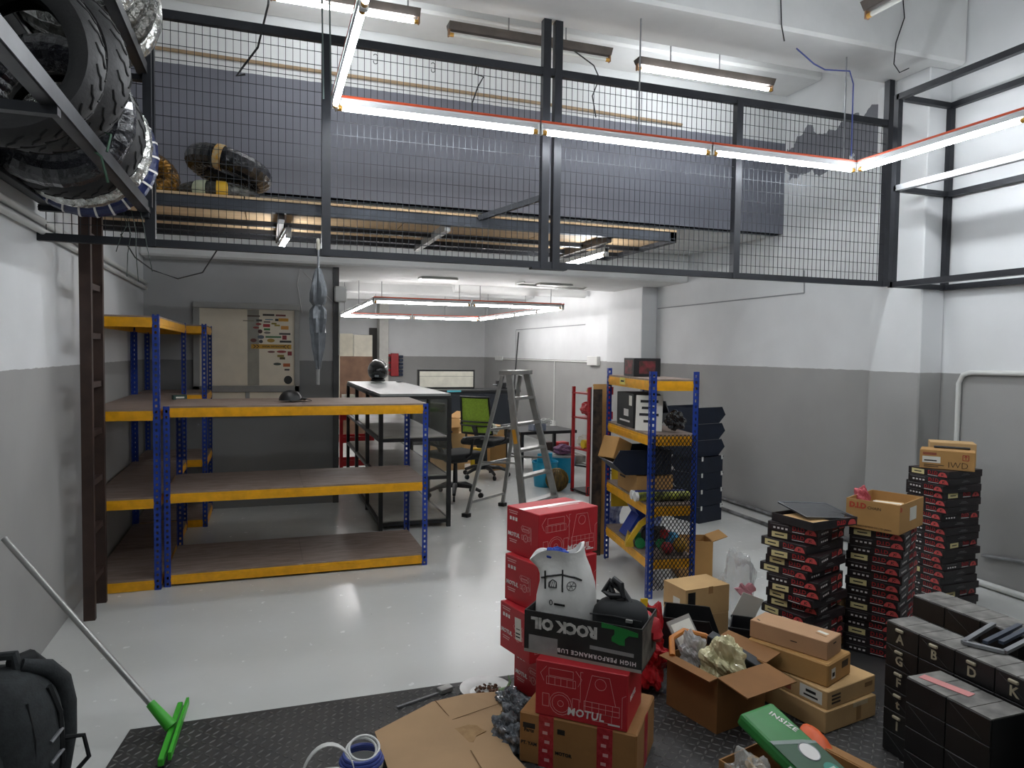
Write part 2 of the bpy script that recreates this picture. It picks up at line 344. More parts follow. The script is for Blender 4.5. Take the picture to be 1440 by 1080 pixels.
# ------------------------------------------------------------------ mesh fence above the opening
FY, FZ0, FZ1 = 4.3, 2.165, 3.38
fence = thing('mesh_fence', 'black steel mesh fence with posts closing off the loft', 'fence', (0, FY, FZ0))
hz = FZ1-FZ0
MB().box(XL, 4.52, -.02, .02, -.02, .02).build('bottom_rail', DGREY, fence)
MB().box(-.58, 4.52, -.02, .02, hz-.02, hz+.025).build('top_rail', DGREY, fence)
for x, top in ((-.585, 1.5), (.33, hz), (1.685, 1.54), (1.765, 1.54), (3.14, hz), (4.5, 1.54)):
    MB().box(x-.025, x+.025, -.025, .025, -.02, top).build('post', DGREY, fence)
MB().box(1.6, 1.84, -.03, .03, -.03, -.02).build('foot_plate', DGREY, fence)
WIRE = mat('dark_wire', '2e3135', .36, .7, var=.1)
for x0, x1 in ((XL, -.61), (-.56, .305), (.355, 1.66), (1.79, 3.115), (3.165, 4.475)):
    m = MB(); n = int((x1-x0)/.038)
    for i in range(1, n):
        x = x0+(x1-x0)*i/n; m.box(x-.0015, x+.0015, -.0015, .0015, .02, hz-.02)
    for k in range(1, 16):
        z = hz*k/16; m.box(x0, x1, -.0043, -.0015, z-.0015, z+.0015)
    tag(m.build('wire_mesh', WIRE, fence), kind='stuff')
# loose brackets and hooks on the fence
for px, py in ((528, 84), (609, 96)):
    P = oY(px, py, FY-.02)
    pts = [P+Vector((.012*math.cos(a), 0, .02+.012*math.sin(a))) for a in [PI*(.9-.15*i) for i in range(8)]]+[P+Vector((-.012*math.cos(a), 0, -.02-.012*math.sin(a)+.008)) for a in [PI*(.9-.15*i) for i in range(8)]]
    tag(MB().tube(pts, .0022, 5).build('s_hook', WIRE), 'thin wire S hook on the mesh fence, %s one' % ('left' if px < 560 else 'right'), 'hook')

# ------------------------------------------------------------------ plywood platform
pf = thing('plywood_platform', 'hanging plywood platform on dark steel channels behind the fence', 'platform', (XL, 4.6, 2.44))
PX = 3.96
MB().box(0, PX, 0, .05, -.01, .055).build('front_channel', mat('dull_steel', '3d4148', .45, .4, var=.3, nscale=5), pf)
for y in (.46, .82, 1.06): MB().box(0, PX, y, y+.05, -.022, .01).build('joist', DGREY, pf)
for i in range(4):
    x = PX*i/4; MB().box(x+.004, x+PX/4-.004, .05, 1.1, .01, .022).build('plywood_lining', PLY, pf)
for x in (PX-.05,): MB().box(x, x+.05, 0, 1.1, -.02, .055).build('end_channel', DGREY, pf)
for x, m in ((1.2, BROWNB), (2.25, ALU), (3.44, BROWNB)): MB().box(x-.02, x+.02, .05, 1.1, -.04, .01).build('cross_bar', m, pf)
for i in range(4):
    x = PX*i/4; MB().box(x+.004, x+PX/4-.004, -.01, 1.1, .056, .07).build('plywood_sheet', PLY, pf)
MB().beam((1.64+1.11-.3, .0, .05), (1.66+1.11+.02, -.25, .16), .03, .035).build('bracket', DGREY, pf)

# ------------------------------------------------------------------ black frame on the right wall
fr = thing('wall_rack', 'empty black steel frame rack high on the right wall', 'rack', (4.24, 0, 0))
y1, y0 = 3.97, 1.2
for x in (0, .5):
    for y in (y1, y0, 2.5 if x else y0):
        if (x, y) == (.5, 2.5) or y in (y1, y0): MB().box(x-.02, x+.02, y-.02, y+.02, 2.1, 3.46).build('post', DGREY, fr)
    for z in (2.12, 2.8, 3.44): MB().box(x-.02, x+.02, y0, y1, z-.02, z+.02).build('rail', GALV if (x == 0 and z == 2.8) else DGREY, fr)
for z in (2.12, 2.8, 3.44):
    for y in (y1, y0): MB().box(0, .5, y-.02, y+.02, z-.018, z+.018).build('cross_rail', DGREY, fr)

# ------------------------------------------------------------------ brown ladder on the left wall
RUST = mat('brown_steel', '3a2a24', .55, .2, var=.25)
ld = thing('wall_ladder', 'brown steel ladder standing upright against the left wall', 'ladder', (-.98, 4.7, 0))
for y in (0, .31): MB().box(-.03, .03, y-.02, y+.02, 0, 2.42).build('side_rail', RUST, ld)
for k in range(8): MB().box(-.018, .018, .02, .29, .2+.29*k, .235+.29*k).build('rung', RUST, ld)

# ------------------------------------------------------------------ blue and yellow boltless racks
POST = {}
def post_mesh(h):
    if h in POST: return POST[h]
    m = MB(); n = int(h/.04); w = .04; t = .003
    for ax in (0, 1):
        def bx(a0, a1, z0, z1):
            if ax == 0: m.box(a0, a1, 0, t, z0, z1)
            else: m.box(0, t, a0, a1, z0, z1)
        bx(0, .013, 0, h); bx(.027, w, 0, h); z = 0
        for i in range(n+1):
            z1 = min(h, i*.04+.012); bx(.013, .027, z, z1); z = i*.04+.03
            if z >= h: break
    POST[h] = m.mesh('post', BLUE); return POST[h]
def rack(name, label, x0, x1, y0, y1, h, levels, cat='shelf', rz=0., org=None, boards=2, group=None, along='X'):
    c = Vector(((x0+x1)/2, (y0+y1)/2, 0)) if org is None else Vector(org)
    w, d = x1-x0, y1-y0
    t = thing(name, label, cat, c, rz, group)
    for sx in (-1, 1):
        for sy in (-1, 1):
            o = obj('post', post_mesh(h), t, (sx*w/2, sy*d/2, 0)); o.rotation_euler = (0, 0, {(-1, -1): 0, (1, -1): PI/2, (1, 1): PI, (-1, 1): -PI/2}[(sx, sy)])
    for z in levels:
        for s in (-1, 1):
            b = MB(); y = s*(d/2-.012); b.box(-w/2+.036, w/2-.036, y-.009, y+.009, z-.075, z-.012); b.box(-w/2+.036, w/2-.036, y-.012, y+.012, z-.055, z-.03)
            b.build('beam', YEL, t)
            b = MB(); x = s*(w/2-.012); b.box(x-.009, x+.009, -d/2+.036, d/2-.036, z-.075, z-.012); b.box(x-.012, x+.012, -d/2+.036, d/2-.036, z-.055, z-.03)
            b.build('beam', YEL, t)
        for i in range(boards):
            if along == 'X': MB().box(-w/2+.005+(w-.01)*i/boards, -w/2+.003+(w-.01)*(i+1)/boards, -d/2+.005, d/2-.005, z-.012, z).build('deck_board', BOARD, t)
            else: MB().box(-w/2+.005, w/2-.005, -d/2+.005+(d-.01)*i/boards, -d/2+.003+(d-.01)*(i+1)/boards, z-.012, z).build('deck_board', BOARD, t)
    return t
rack('steel_rack', 'tall blue and yellow steel rack against the left wall behind the ladder', -1.09, -.66, 5.16, 6.84, 1.82, (1.81, 1.2, .62, .078), along='Y')
rack('steel_rack', 'tall blue and yellow steel rack in the corner before the sticker board', -1.09, -.5, 6.89, 7.58, 1.82, (1.81, 1.2, .62, .078))
rack('counter_rack', 'low blue and yellow steel rack used as a counter, cap on top', -.645, 1.14, 5.2, 5.95, 1.215, (1.215, .64, .09))
c0 = gz(911, 842); c1 = gz(851, 785); mesh_rz = math.radians(-9+0)
MR = rack('mesh_side_rack', 'blue and yellow steel rack with black mesh end, loaded with shop clutter', 0, .33, 0, .95, 1.49, (1.44, 1.08, .62, .27), rz=math.radians(-9.3), org=(2.588, 4.494, 0), boards=1)
# ------------------------------------------------------------------ tyres
FOIL = mat('silver_foil', 'b9bab6', .22, .85, var=.35, nscale=35, bump=1., bscale=38)
FOILD = mat('clear_wrap_on_rubber', '4a4a46', .2, .5, var=.5, nscale=30, bump=1., bscale=42)
GOLD = mat('gold_wrap', '9a6d1c', .25, .6, c2='241a10', nscale=22, bump=.9, bscale=30)
BWRAP = mat('black_wrap', '14151a', .2, .1, var=.3, bump=.9, bscale=34, coat=.4)
BLUEW = mat('blue_printed_wrap', '17234f', .3, var=.2, bump=.4, bscale=40)
def bare_tyre(name, label, loc, rot, R=.31, w=.17, rim=.215, group=None, tread=True):
    t = thing(name, label, 'tyre', loc, rot=rot, group=group)
    h = R-rim; o = [(rim, -w*.3), (rim+h*.35, -w*.47), (rim+h*.62, -w*.5), (R-h*.18, -w*.4), (R-h*.05, -w*.22), (R, 0)]
    o = o+[(r, -z) for r, z in o[-2::-1]]
    i = [(r-.012, z*.86) for r, z in o[::-1]]; i = [(max(r, rim-.004), z) for r, z in i]
    MB().lathe(o+i, 48, closed=True).build('casing', RUB, t, smooth=True)
    if tread:
        g = MB(); n = 26
        for k in range(n):
            for s in (-1, 1):
                pts = []
                for q in range(5):
                    f = .1+.8*q/4; z = s*f*w*.42; r = R-h*.2*f**2.2+.0006
                    a = 2*PI*(k+(.5 if s > 0 else 0))/n+f*.28+(0 if q % 2 else .03)
                    pts.append((r*math.cos(a), r*math.sin(a), z))
                g.tube(pts, .0035, 4)
        g.build('tread_groove', mat('groove_black', '070707', .8, var=0), t)
    return t
def wrapped_tyre(name, label, loc, rot, m, R=.31, w=.15, group=None, band=None, pr=0):
    t = thing(name, label, 'tyre', loc, rot=rot, group=group)
    rr = R-w/2; n = 60; random.seed(sum(map(ord, label)))
    pts = [(rr*math.cos(2*PI*i/n), rr*math.sin(2*PI*i/n), 0) for i in range(n)]
    rad = [w/2*(1-.045*(i % 2)-.02*random.random()) for i in range(n)]
    MB().tube(pts, rad, 14, closed=True).build('wrapped_ring', m, t, smooth=False)
    if pr:
        band = [(2*PI*k/pr, .035, WPRINT) for k in range(pr)]
    if False:
        b = MB()
        for k in range(pr):
            a = 2*PI*k/pr; Mx = Matrix.Rotation(a, 4, 'Z') @ Matrix.Translation((rr, 0, 0)) @ Matrix.Rotation(-.5, 4, 'Y') @ Matrix.Translation((w/2+.001, 0, 0))
            b.box(-.001, .001, -.006, .006, -.03, .03, Mx)
            Mx = Matrix.Rotation(a+PI/pr, 4, 'Z') @ Matrix.Translation((rr, 0, 0)) @ Matrix.Rotation(.5, 4, 'Y') @ Matrix.Translation((w/2+.001, 0, 0))
            b.box(-.001, .001, -.004, .004, -.025, .025, Mx)
        b.build('printed_marks', WPRINT, t)
    if band:
        for a, wd, mm in band:
            k = [(rr*math.cos(a+wd*(i/4-.5)), rr*math.sin(a+wd*(i/4-.5)), 0) for i in range(5)]
            MB().tube(k, w/2+(.0012 if pr else .003), 14, caps=False).build('label_band', mm, t)
    return t
tr = thing('tyre_rack', 'two-tier steel tyre rack high on the left wall', 'rack', (0, 0, 0))
RZ1, RZ2 = 2.34, 3.05
for z, nmr in ((RZ1, 'rail'), (RZ2, 'rail')):
    for x in (-.585, -1.07):
        m = MB(); s = 1 if x > -.8 else -1
        m.box(x-.004, x+.004, .9, 4.27, z-.025, z+.03); m.box(min(x, x-s*.045), max(x, x-s*.045), .9, 4.27, z-.025, z-.018); m.build('rail', mat('worn_steel', '3a3b3e', .4, .5, var=.35, nscale=6), tr)
    for y in (4.25, 2.5, 1.5): MB().box(-1.09, -.585, y-.02, y+.02, z-.05, z-.02).build('cross_bar', DGREY, tr)
for y in (4.22, 1.0): MB().box(-.605, -.565, y-.02, y+.02, RZ1, 3.6).build('post', DGREY, tr)
TR = (PI/2, 0, 0); GT = 'tyres on the two-tier rack'
lo = RZ1+.233; hi = RZ2+.235; XC = -.83
wrapped_tyre('motorcycle_tyre', 'tyre in blue printed wrap at the far end of the lower tier', (XC, 4.08, lo-.01), TR, BLUEW, .318, .14, GT, pr=26)
wrapped_tyre('motorcycle_tyre', 'tyre in silver foil beside the blue one on the lower tier', (XC, 3.9, lo), TR, FOIL, .315, .15, GT)
bare_tyre('motorcycle_tyre', 'bare black tyre beside the silver foil one on the lower tier', (XC, 3.68, lo), TR, .31, .17, group=GT)
wrapped_tyre('motorcycle_tyre', 'tyre in glossy black wrap on the lower tier behind the steel rail', (XC, 3.46, lo), TR, BWRAP, .312, .15, GT)
bare_tyre('motorcycle_tyre', 'wide bare tyre with bold angled tread bulging over the lower rail', (XC+.03, 3.08, lo+.06), (PI/2, .0, -.12), .32, .2, group=GT)
for i, (y, m, lb) in enumerate(((2.82, 0, 'bare dark tyre nearest the camera on the lower tier'),)):
    bare_tyre('motorcycle_tyre', lb, (XC, y, lo), TR, .312, .16, group=GT)
for i, (y, m, lb) in enumerate(((4.1, FOIL, 'bright silver foil tyre at the far end of the upper tier'), (3.93, FOILD, 'dull foil tyre second from the far end of the upper tier'), (3.75, FOILD, 'dull foil tyre third from the far end of the upper tier'), (3.57, FOIL, 'silver foil tyre nearest the camera on the upper tier'))):
    wrapped_tyre('motorcycle_tyre', lb, (XC+.02, y, hi), TR, m, .318, .15, GT)
# green twine knotted on the rail, and loose wire ends below it
tag(MB().tube([(-.56, 3.05, 2.33), (-.55, 3.07, 2.4), (-.6, 3.1, 2.42), (-.62, 3.02, 2.34), (-.57, 3.0, 2.3), (-.56, 3.06, 2.22)], .005, 5).build('twine', mat('green_twine', '3c5a48', .8)), 'knotted green twine on the lower tyre rail', 'twine')
for i, (px, py, l) in enumerate(((172, 322, .12), (178, 335, .2), (185, 328, .25), (196, 322, .22))):
    P = oY(px, py, 4.22)
    tag(MB().tube([P+Vector((0, 0, .12)), P+Vector((.02, 0, .02)), P+Vector((-.01+.015*i, .0, -l*.4)), P+Vector((.03*(i-1), 0, -l))], .0022, 5).build('loose_wire', mat('dark_green_wire', '2e3a34', .6)), 'dark wire end hanging under the tyre rack, %s of four' % ('leftmost', 'second from left', 'third from left', 'rightmost')[i], 'wire', 'wire ends under the tyre rack')
# tyres on the platform
PZ = 2.512
wrapped_tyre('motorcycle_tyre', 'tyre in gold wrap standing on the plywood platform', (-.74, 5.2, PZ+.205), (PI/2-.6, 0, .45), GOLD, .22, .16)
a = wrapped_tyre('motorcycle_tyre', 'flat tyre in clear wrap under the glossy black one on the platform', (-.28, 4.95, PZ+.055), (0, 0, .3), FOILD, .25, .11, band=[(-1.75, .28, mat('yellow_label', 'd6a92a', .5)), (-2.3, .35, mat('pale_label', 'b9bfa4', .5))])
b = wrapped_tyre('motorcycle_tyre', 'tyre in glossy black wrap tilted on top of the clear one', (-.22, 4.96, PZ+.235), (0, .27, .3), BWRAP, .27, .15, band=[(-2.1, .2, mat('mixed_label', 'b7a98a', .5, c2='c28e2a', nscale=40))])

# ------------------------------------------------------------------ sticker board on the partition wall
sb = thing('sticker_board', 'cream framed panel covered with brand stickers on the grey partition wall', 'board', (-.175, YP, 0))
GFR = mat('grey_frame', '9b9b97', .5, var=.06); CREAM = mat('cream_panel', 'e2d8c4', .35, var=.04)
bw = .5
for x0, x1, z0, z1 in ((-bw, bw, 2.0, 2.06), (-bw, bw, 1.17, 1.235), (-bw, -bw+.06, .98, 2.0), (bw-.05, bw, .98, 2.0), (-bw, bw, .93, .98), (-.02, .02, .98, 1.17)):
    MB().box(x0, x1, -.04, 0, z0, z1).build('frame_bar', GFR, sb, bevel=.004)
up = MB().box(-bw+.06, bw-.05, -.02, -.005, 1.235, 2.0).build('panel', CREAM, sb)
MB().box(-bw+.06, -.02, -.02, -.005, .98, 1.17).build('panel', CREAM, sb); MB().box(.02, bw-.05, -.02, -.005, .98, 1.17).build('panel', CREAM, sb)
MB().box(.0, .11, -.0215, -.0195, 1.237, 1.995).build('grey_strip', mat('grey_strip', '9a978c', .5), sb)
def stk(px0, px1, py0, py1, c, shape='r', name='sticker'):
    A = oY(px0, py0, YP-.022); B = oY(px1, py1, YP-.022); cx, cz = (A.x+B.x)/2+.175, (A.z+B.z)/2; w2, h2 = abs(B.x-A.x)/2, abs(A.z-B.z)/2
    pl = [(-w2, -h2), (w2, -h2), (w2, h2), (-w2, h2)] if shape == 'r' else [(w2*math.cos(2*PI*i/14), h2*math.sin(2*PI*i/14)) for i in range(14)]
    o = MB().prism(pl, 0, .0012).build(name, mat('sticker_'+c, c, .45, var=0), sb); o.location = (cx, -.0205, cz); o.rotation_euler = (PI/2, 0, 0); return o
S9 = lambda x, y: (340+x/9, 440+y/9)
for x0, x1, y0, y1, c, sh in ((70, 230, 28, 50, '5a4a40', 'r'), (265, 412, 12, 40, '3a3530', 'r'), (430, 556, 20, 45, '7a3a34', 'r'), (15, 155, 92, 106, '7d7464', 'r'), (183, 257, 82, 110, '4b4740', 'r'), (295, 395, 78, 92, '4a6a80', 'r'), (422, 465, 75, 105, '2e2a26', 'r'), (466, 590, 68, 110, 'c98f22', 'r'), (278, 360, 106, 124, '5b4a44', 'r'), (176, 250, 125, 158, '93403c', 'e'), (270, 358, 140, 180, 'b02f33', 'r'), (375, 440, 125, 148, '8a7a2c', 'r'), (415, 482, 148, 170, 'a08a2c', 'r'), (140, 220, 172, 200, '8a3b38', 'e'), (496, 592, 165, 213, 'd08f3a', 'r'), (280, 358, 195, 222, '2f7a35', 'r'), (203, 262, 208, 262, '4a302e', 'e'), (280, 365, 235, 266, '7b746c', 'e'), (473, 616, 253, 280, '4f4a46', 'r'), (198, 285, 280, 330, '5b6470', 'e'), (300, 500, 292, 318, '42724a', 'r'), (513, 568, 285, 340, '8a2a2e', 'r'), (108, 188, 322, 372, '6a4038', 'e'), (217, 268, 340, 384, '3d3f48', 'e'), (320, 418, 325, 375, 'a9852c', 'e'), (480, 628, 350, 378, '2d2c2a', 'r'), (325, 422, 480, 506, '70403a', 'e'), (440, 566, 475, 508, '93302f', 'e'), (580, 634, 488, 540, '8a262a', 'r'), (450, 535, 530, 560, '8a7a30', 'r'), (480, 548, 560, 590, '55491f', 'r'), (400, 500, 630, 665, '3f4a40', 'e'), (523, 612, 640, 682, 'b9602e', 'r'), (540, 604, 708, 730, '4a4842', 'r'), (532, 640, 795, 902, '1b1b1b', 'e')):
    stk(*[v for p in (S9(x0, y0), S9(x1, y1)) for v in p][0:1], S9(x1, y1)[0], S9(x0, y0)[1], S9(x1, y1)[1], c, sh)
s = stk(S9(118, 0)[0], S9(628, 0)[0], S9(0, 395)[1], S9(0, 458)[1], 'c4952f')
for k, x in enumerate((-.165, -.135, .135, .165)):
    d = 1 if x < 0 else -1; o = MB().prism([(x-.012*d, -.018), (x+.01*d, 0), (x-.012*d, .018), (x-.002*d, .018), (x+.02*d, 0), (x-.002*d, -.018)][::d], .0012, .0018).build('chevron', INK, s)
o = obj('lettering', text_mesh('SOCIAL DISTANCING', .022, INK, .0008), s, (.02, 0, .0012))

# ------------------------------------------------------------------ umbrella hooked on the fence
um = thing('umbrella', 'rolled silver umbrella hanging by its crook from the mesh fence', 'umbrella', (.285, FY-.035, 1.4))
SILV = mat('silver_cloth', '6a6e72', .4, .45, var=.2, nscale=18, bump=.5, bscale=30)
prof = [(.012, .09), (.018, .14), (.028, .22), (.036, .3), (.04, .38), (.036, .43), (.022, .455), (.036, .48), (.04, .53), (.034, .58), (.022, .63), (.01, .67)]
vs = MB(); n = 20
for j, (r, z) in enumerate(prof):
    for i in range(n):
        a = 2*PI*i/n; k = 1+.32*math.sin(5*a+z*14)+(.1 if i % 2 else 0); vs.v.append((r*k*math.cos(a), r*k*math.sin(a), z))
for j in range(len(prof)-1):
    for i in range(n): vs.f.append((j*n+i, j*n+(i+1) % n, (j+1)*n+(i+1) % n, (j+1)*n+i))
vs.build('canopy', SILV, um, smooth=True)
MB().tube([(0, 0, .105), (0, 0, .0)], [.011, .009], 10).build('ferrule', ALU, um)
MB().tube([(0, 0, .45), (.0, .0, .462)], .028, 14).build('strap', mat('grey_strap', '606366', .6), um)
MB().tube([(0, 0, .66), (0, 0, .79)], .007, 10).build('shaft', GALV, um)
MB().tube([(0, 0, .775)]+[(0, .018-.018*math.cos(a), .815+.02*math.sin(a)) for a in [PI*i/7 for i in range(8)]]+[(0, .036, .79)], .0095, 10).build('handle', mat('ivory_handle', 'b9b4a4', .4), um, smooth=True)

# ------------------------------------------------------------------ on the racks at the left
cp = thing('cap', 'black cloth cap lying on the counter rack', 'cap', (.17, 5.5, 1.229), .5)
MB().sphere((0, 0, .0), .085, .08, .075, 16, 10, lambda u: 1 if u.z > 0 else .15).build('crown', BLK, cp, smooth=True)
MB().grid(8, 4, lambda u, v: (.05+.1*v, (u-.5)*.15*(1-.35*v*v), .012-.02*v*v+.01*math.cos((u-.5)*3))).build('brim', BLK, cp, solid=.004)
gb = thing('small_box', 'small dark green carton on the middle shelf of the left rack', 'box', (-.66+.02, 6.1, 1.201), .3)
MB().box(-.05, .05, -.03, .03, 0, .035).build('carton', mat('dark_green_card', '2c4a44', .5), gb, bevel=.002)
patch(gb, .06, .012, PAPER, 'F', (.1, .06, .035))

# ------------------------------------------------------------------ glass showcase
sc = thing('glass_showcase', 'black framed glass showcase with grey shelves, helmet on top', 'showcase', (1.27, 7.65, 0))
w, d, h = .62, 2.66, 1.22
GLS = mat('showcase_glass', 'c8cec8', .08, alpha=.28, spec=.6, var=0); GSH = mat('grey_shelf', '8f8d85', .35, c2='a3a199', nscale=4)
fb = MB
for sx in (-1, 1):
    for y in (-d/2, -d/6, d/6, d/2): MB().box(sx*w/2-.018, sx*w/2+.018, y-.018, y+.018, 0, h-.03).build('post', BLK, sc)
    for z in (.06, .46, .81, h-.03): MB().box(sx*w/2-.015, sx*w/2+.015, -d/2, d/2, z-.02, z+.01).build('rail', BLK, sc)
for sy in (-1, 1):
    for z in (.06, .46, .81, h-.03): MB().box(-w/2, w/2, sy*d/2-.015, sy*d/2+.015, z-.02, z+.01).build('rail', BLK, sc)
for z in (.07, .47, .82): MB().box(-w/2+.016, w/2-.016, -d/2+.016, d/2-.016, z, z+.008).build('shelf', GSH, sc)
MB().box(-w/2-.01, w/2+.01, -d/2-.01, d/2+.01, h-.02, h).build('top_board', mat('pale_grey_top', '8f9493', .35), sc)
for y0, y1 in ((-d/2, -d/6), (-d/6, d/6), (d/6, d/2)): MB().box(w/2-.004, w/2+.002, y0+.02, y1-.02, .08, h-.05).build('glass_pane', GLS, sc)
he = thing('helmet', 'glossy black full-face helmet on the glass showcase', 'helmet', (1.29, 8.75, 1.226), PI-.25)
MB().sphere((0, 0, .135), .125, .145, .14, 20, 14, lambda u: 1 if u.z > -.5 else 1-.1*(-.5-u.z)/.5).build('shell', mat('gloss_black', '1c1e20', .15, coat=.6), he, smooth=True)
MB().tube([(.075*math.cos(a), .09*math.sin(a), .016) for a in [2*PI*i/20 for i in range(20)]], .014, 8, closed=True).build('neck_roll', RUB, he, smooth=True)
MB().grid(10, 4, lambda u, v: (.124*math.sin((u-.5)*2.4)*(1-.1*v), -.15*math.cos((u-.5)*2.4)*(1-.12*v*v), .13+.08*v)).build('visor', mat('dark_visor', '0c0d10', .06), he, smooth=True, solid=.003)
MB().box(-.025, .025, .135, .147, .06, .085).build('vent', mat('pale_vent', '9aa0a4', .3), he, bevel=.004)
tag(MB().lathe([(.0, .01), (.045, .01), (.05, .02), (.048, .022), (.042, .014), (0, .014)], 16).build('small_dish', GALV, loc=(1.55, 8.7, 1.213)), 'small metal dish on the glass showcase beside the helmet', 'dish')

# ------------------------------------------------------------------ aluminium step ladder
sl = thing('step_ladder', 'aluminium step ladder opened in the middle of the floor', 'ladder', (2.29, 6.55, 0), math.atan2(.38, .5))
hw0, hw1, sp, ht = .31, .15, .34, 1.42
def lp(s, f, k): # s side, f +1 back, k 0..1 height
    return Vector((s*(hw0+(hw1-hw0)*k), f*(sp*(1-k)+.03*k), ht*k))
for s in (-1, 1):
    MB().beam(lp(s, -1, 0), lp(s, -1, 1), .026, .065, (0, -1, .2)).build('front_rail', ALU, sl)
    MB().beam(lp(s, 1, 0), lp(s, 1, .97), .022, .035, (0, -1, 0)).build('rear_leg', ALU, sl)
    for f in (-1, 1): MB().box(-.03, .03, -.035, .035, 0, .035).build('foot', RUB, sl, loc=lp(s, f, 0))
for k in (.14, .31, .48, .65, .82):
    a, c = lp(-1, -1, k), lp(1, -1, k)
    MB().box(a.x, c.x, a.y-.04, a.y+.045, a.z-.012, a.z+.012).build('tread', ALU, sl)
for k in (.1, .36, .6):
    a, c = lp(-1, 1, k), lp(1, 1, k); MB().beam(a, c, .02, .025).build('rear_brace', ALU, sl)
MB().box(-hw1-.03, hw1+.03, -.09, .07, ht-.03, ht+.01).build('top_cap', ALU, sl, bevel=.004)
for s in (-1, 1): MB().beam(lp(s, -1, .4), lp(s, 1, .38), .008, .018).build('spreader', ALU, sl)
MB().box(-.001, .001, -.02, .02, -.1, .1).build('caution_label', mat('amber_label', 'c98f2a', .5), sl, loc=lp(-1, -1, .55)+Vector((-.016, 0, 0)), rot=(-.2, 0, 0))

# ------------------------------------------------------------------ office chairs
def office_chair(label, loc, rz, backc, sz=.48):
    t = thing('office_chair', label, 'chair', loc, rz)                 # faces +X
    for k in range(5):
        a = 2*PI*k/5+.3; e = Vector((.3*math.cos(a), .3*math.sin(a), 0))
        lg = MB().tube([(0, 0, .13), e*.6+Vector((0, 0, .12)), e+Vector((0, 0, .075))], [.03, .024, .018], 8).build('base_leg', BLK, t, smooth=True)
        MB().tube([e+Vector((-.012*math.sin(a), .012*math.cos(a), .03)), e+Vector((.012*math.sin(a), -.012*math.cos(a), .03))], .03, 10).build('castor', BLK, lg)
    MB().tube([(0, 0, .1), (0, 0, sz-.08)], [.03, .022], 10).build('gas_column', BLK, t)
    MB().box(-.1, .12, -.08, .08, sz-.1, sz-.055).build('mechanism', BLK, t, bevel=.01)
    MB().box(-.24, .26, -.24, .24, sz-.055, sz+.025).build('seat', mat('black_fabric', '16181a', .85, var=.15), t, bevel=.035, seg=3, smooth=True)
    MB().beam((-.12, 0, sz-.08), (-.29, 0, sz+.2), .06, .025, (1, 0, 0)).build('back_bracket', BLK, t)
    def bk(u, v): return (-.24-.07*v+.05*(2*u-1)**2*.6, (u-.5)*(.44-.04*v), sz+.1+.46*v)
    MB().grid(8, 8, bk).build('back_mesh', backc, t, solid=.004, smooth=True)
    edge = [bk(i/8, 0) for i in range(9)]+[bk(1, i/8) for i in range(1, 9)]+[bk(1-i/8, 1) for i in range(1, 9)]+[bk(0, 1-i/8) for i in range(1, 8)]
    MB().tube(edge, .015, 7, closed=True).build('back_frame', BLK, t, smooth=True)
    for v in (.22, .33): MB().tube([Vector(bk(i/6, v))+Vector((-.025, 0, 0)) for i in range(7)], .011, 6).build('lumbar_bar', BLK, t)
    for s in (-1, 1):
        MB().tube([(-.02, s*.22, sz-.03), (.0, s*.29, sz+.02), (.02, s*.3, sz+.19)], .016, 7).build('arm_post', BLK, t, smooth=True)
        MB().box(-.1, .15, s*.3-.035, s*.3+.035, sz+.19, sz+.215).build('armrest', BLK, t, bevel=.01)
    return t
GM = mat('green_mesh', 'a4c644', .7, var=.15, nscale=60)
office_chair('black office chair with a lime green mesh back beyond the step ladder', (2.66, 8.72, 0), .75, GM)
office_chair('black office chair half hidden behind the glass showcase', (1.98, 7.62, 0), .35, mat('black_mesh', '22252a', .8))
ps = MB().sphere((0, 0, 0), .07, .15, .13, 14, 10, lambda u: 1+.08*math.sin(7*u.y)*math.cos(5*u.z))
tag(ps.build('cushion', mat('pale_green_cloth', '9db870', .85), smooth=True, loc=(2.54, 8.62, .7), rot=(0, -.15, .75)), 'pale green cushion against the lime mesh chair back', 'cushion')
# ------------------------------------------------------------------ generic cartons
def carton(name, label, loc, rz, w, d, h, m, cat='box', tape=None, group=None, bev=.003, tilt=None):
    t = thing(name, label, cat, loc, rz, group)
    if tilt: t.rotation_euler = (tilt[0], tilt[1], rz)
    MB().box(-w/2, w/2, -d/2, d/2, 0, h).build('body', m, t, bevel=bev)
    if tape:
        MB().box(-w/2-.0008, w/2+.0008, -.022, .022, h-.0004, h+.0008).build('tape', tape, t)
        for s in (-1, 1): MB().box(s*w/2-.0009, s*w/2+.0009, -.022, .022, h*.72, h+.0008).build('tape', tape, t)
    return t
def open_carton(name, label, loc, rz, w, d, h, m, flaps=(), group=None, inner=None, th=.005):
    t = thing(name, label, 'box', loc, rz, group)
    b = MB(); b.box(-w/2, w/2, -d/2, d/2, 0, th); b.box(-w/2, w/2, -d/2, -d/2+th, th, h); b.box(-w/2, w/2, d/2-th, d/2, th, h)
    b.box(-w/2, -w/2+th, -d/2+th, d/2-th, th, h); b.box(w/2-th, w/2, -d/2+th, d/2-th, th, h); b.build('body', m, t)
    for side, ln, ang in flaps:                    # ang: 0 straight out, + up
        c, s = math.cos(ang), math.sin(ang)
        if side in 'FB':
            q = -1 if side == 'F' else 1; y0 = q*d/2
            o = MB().box(-w/2, w/2, 0, ln, -th/2, th/2).build('flap', m, t, loc=(0, y0, h), rot=(q*ang, 0, 0) if q > 0 else (ang, 0, PI))
        else:
            q = -1 if side == 'L' else 1
            o = MB().box(-d/2, d/2, 0, ln, -th/2, th/2).build('flap', m, t, loc=(q*w/2, 0, h), rot=(ang, 0, -q*PI/2))
    return t
TAPE = mat('brown_tape', '9a7446', .3, var=.05); TAPEW = mat('pale_tape', 'c7b48d', .3, var=.05)
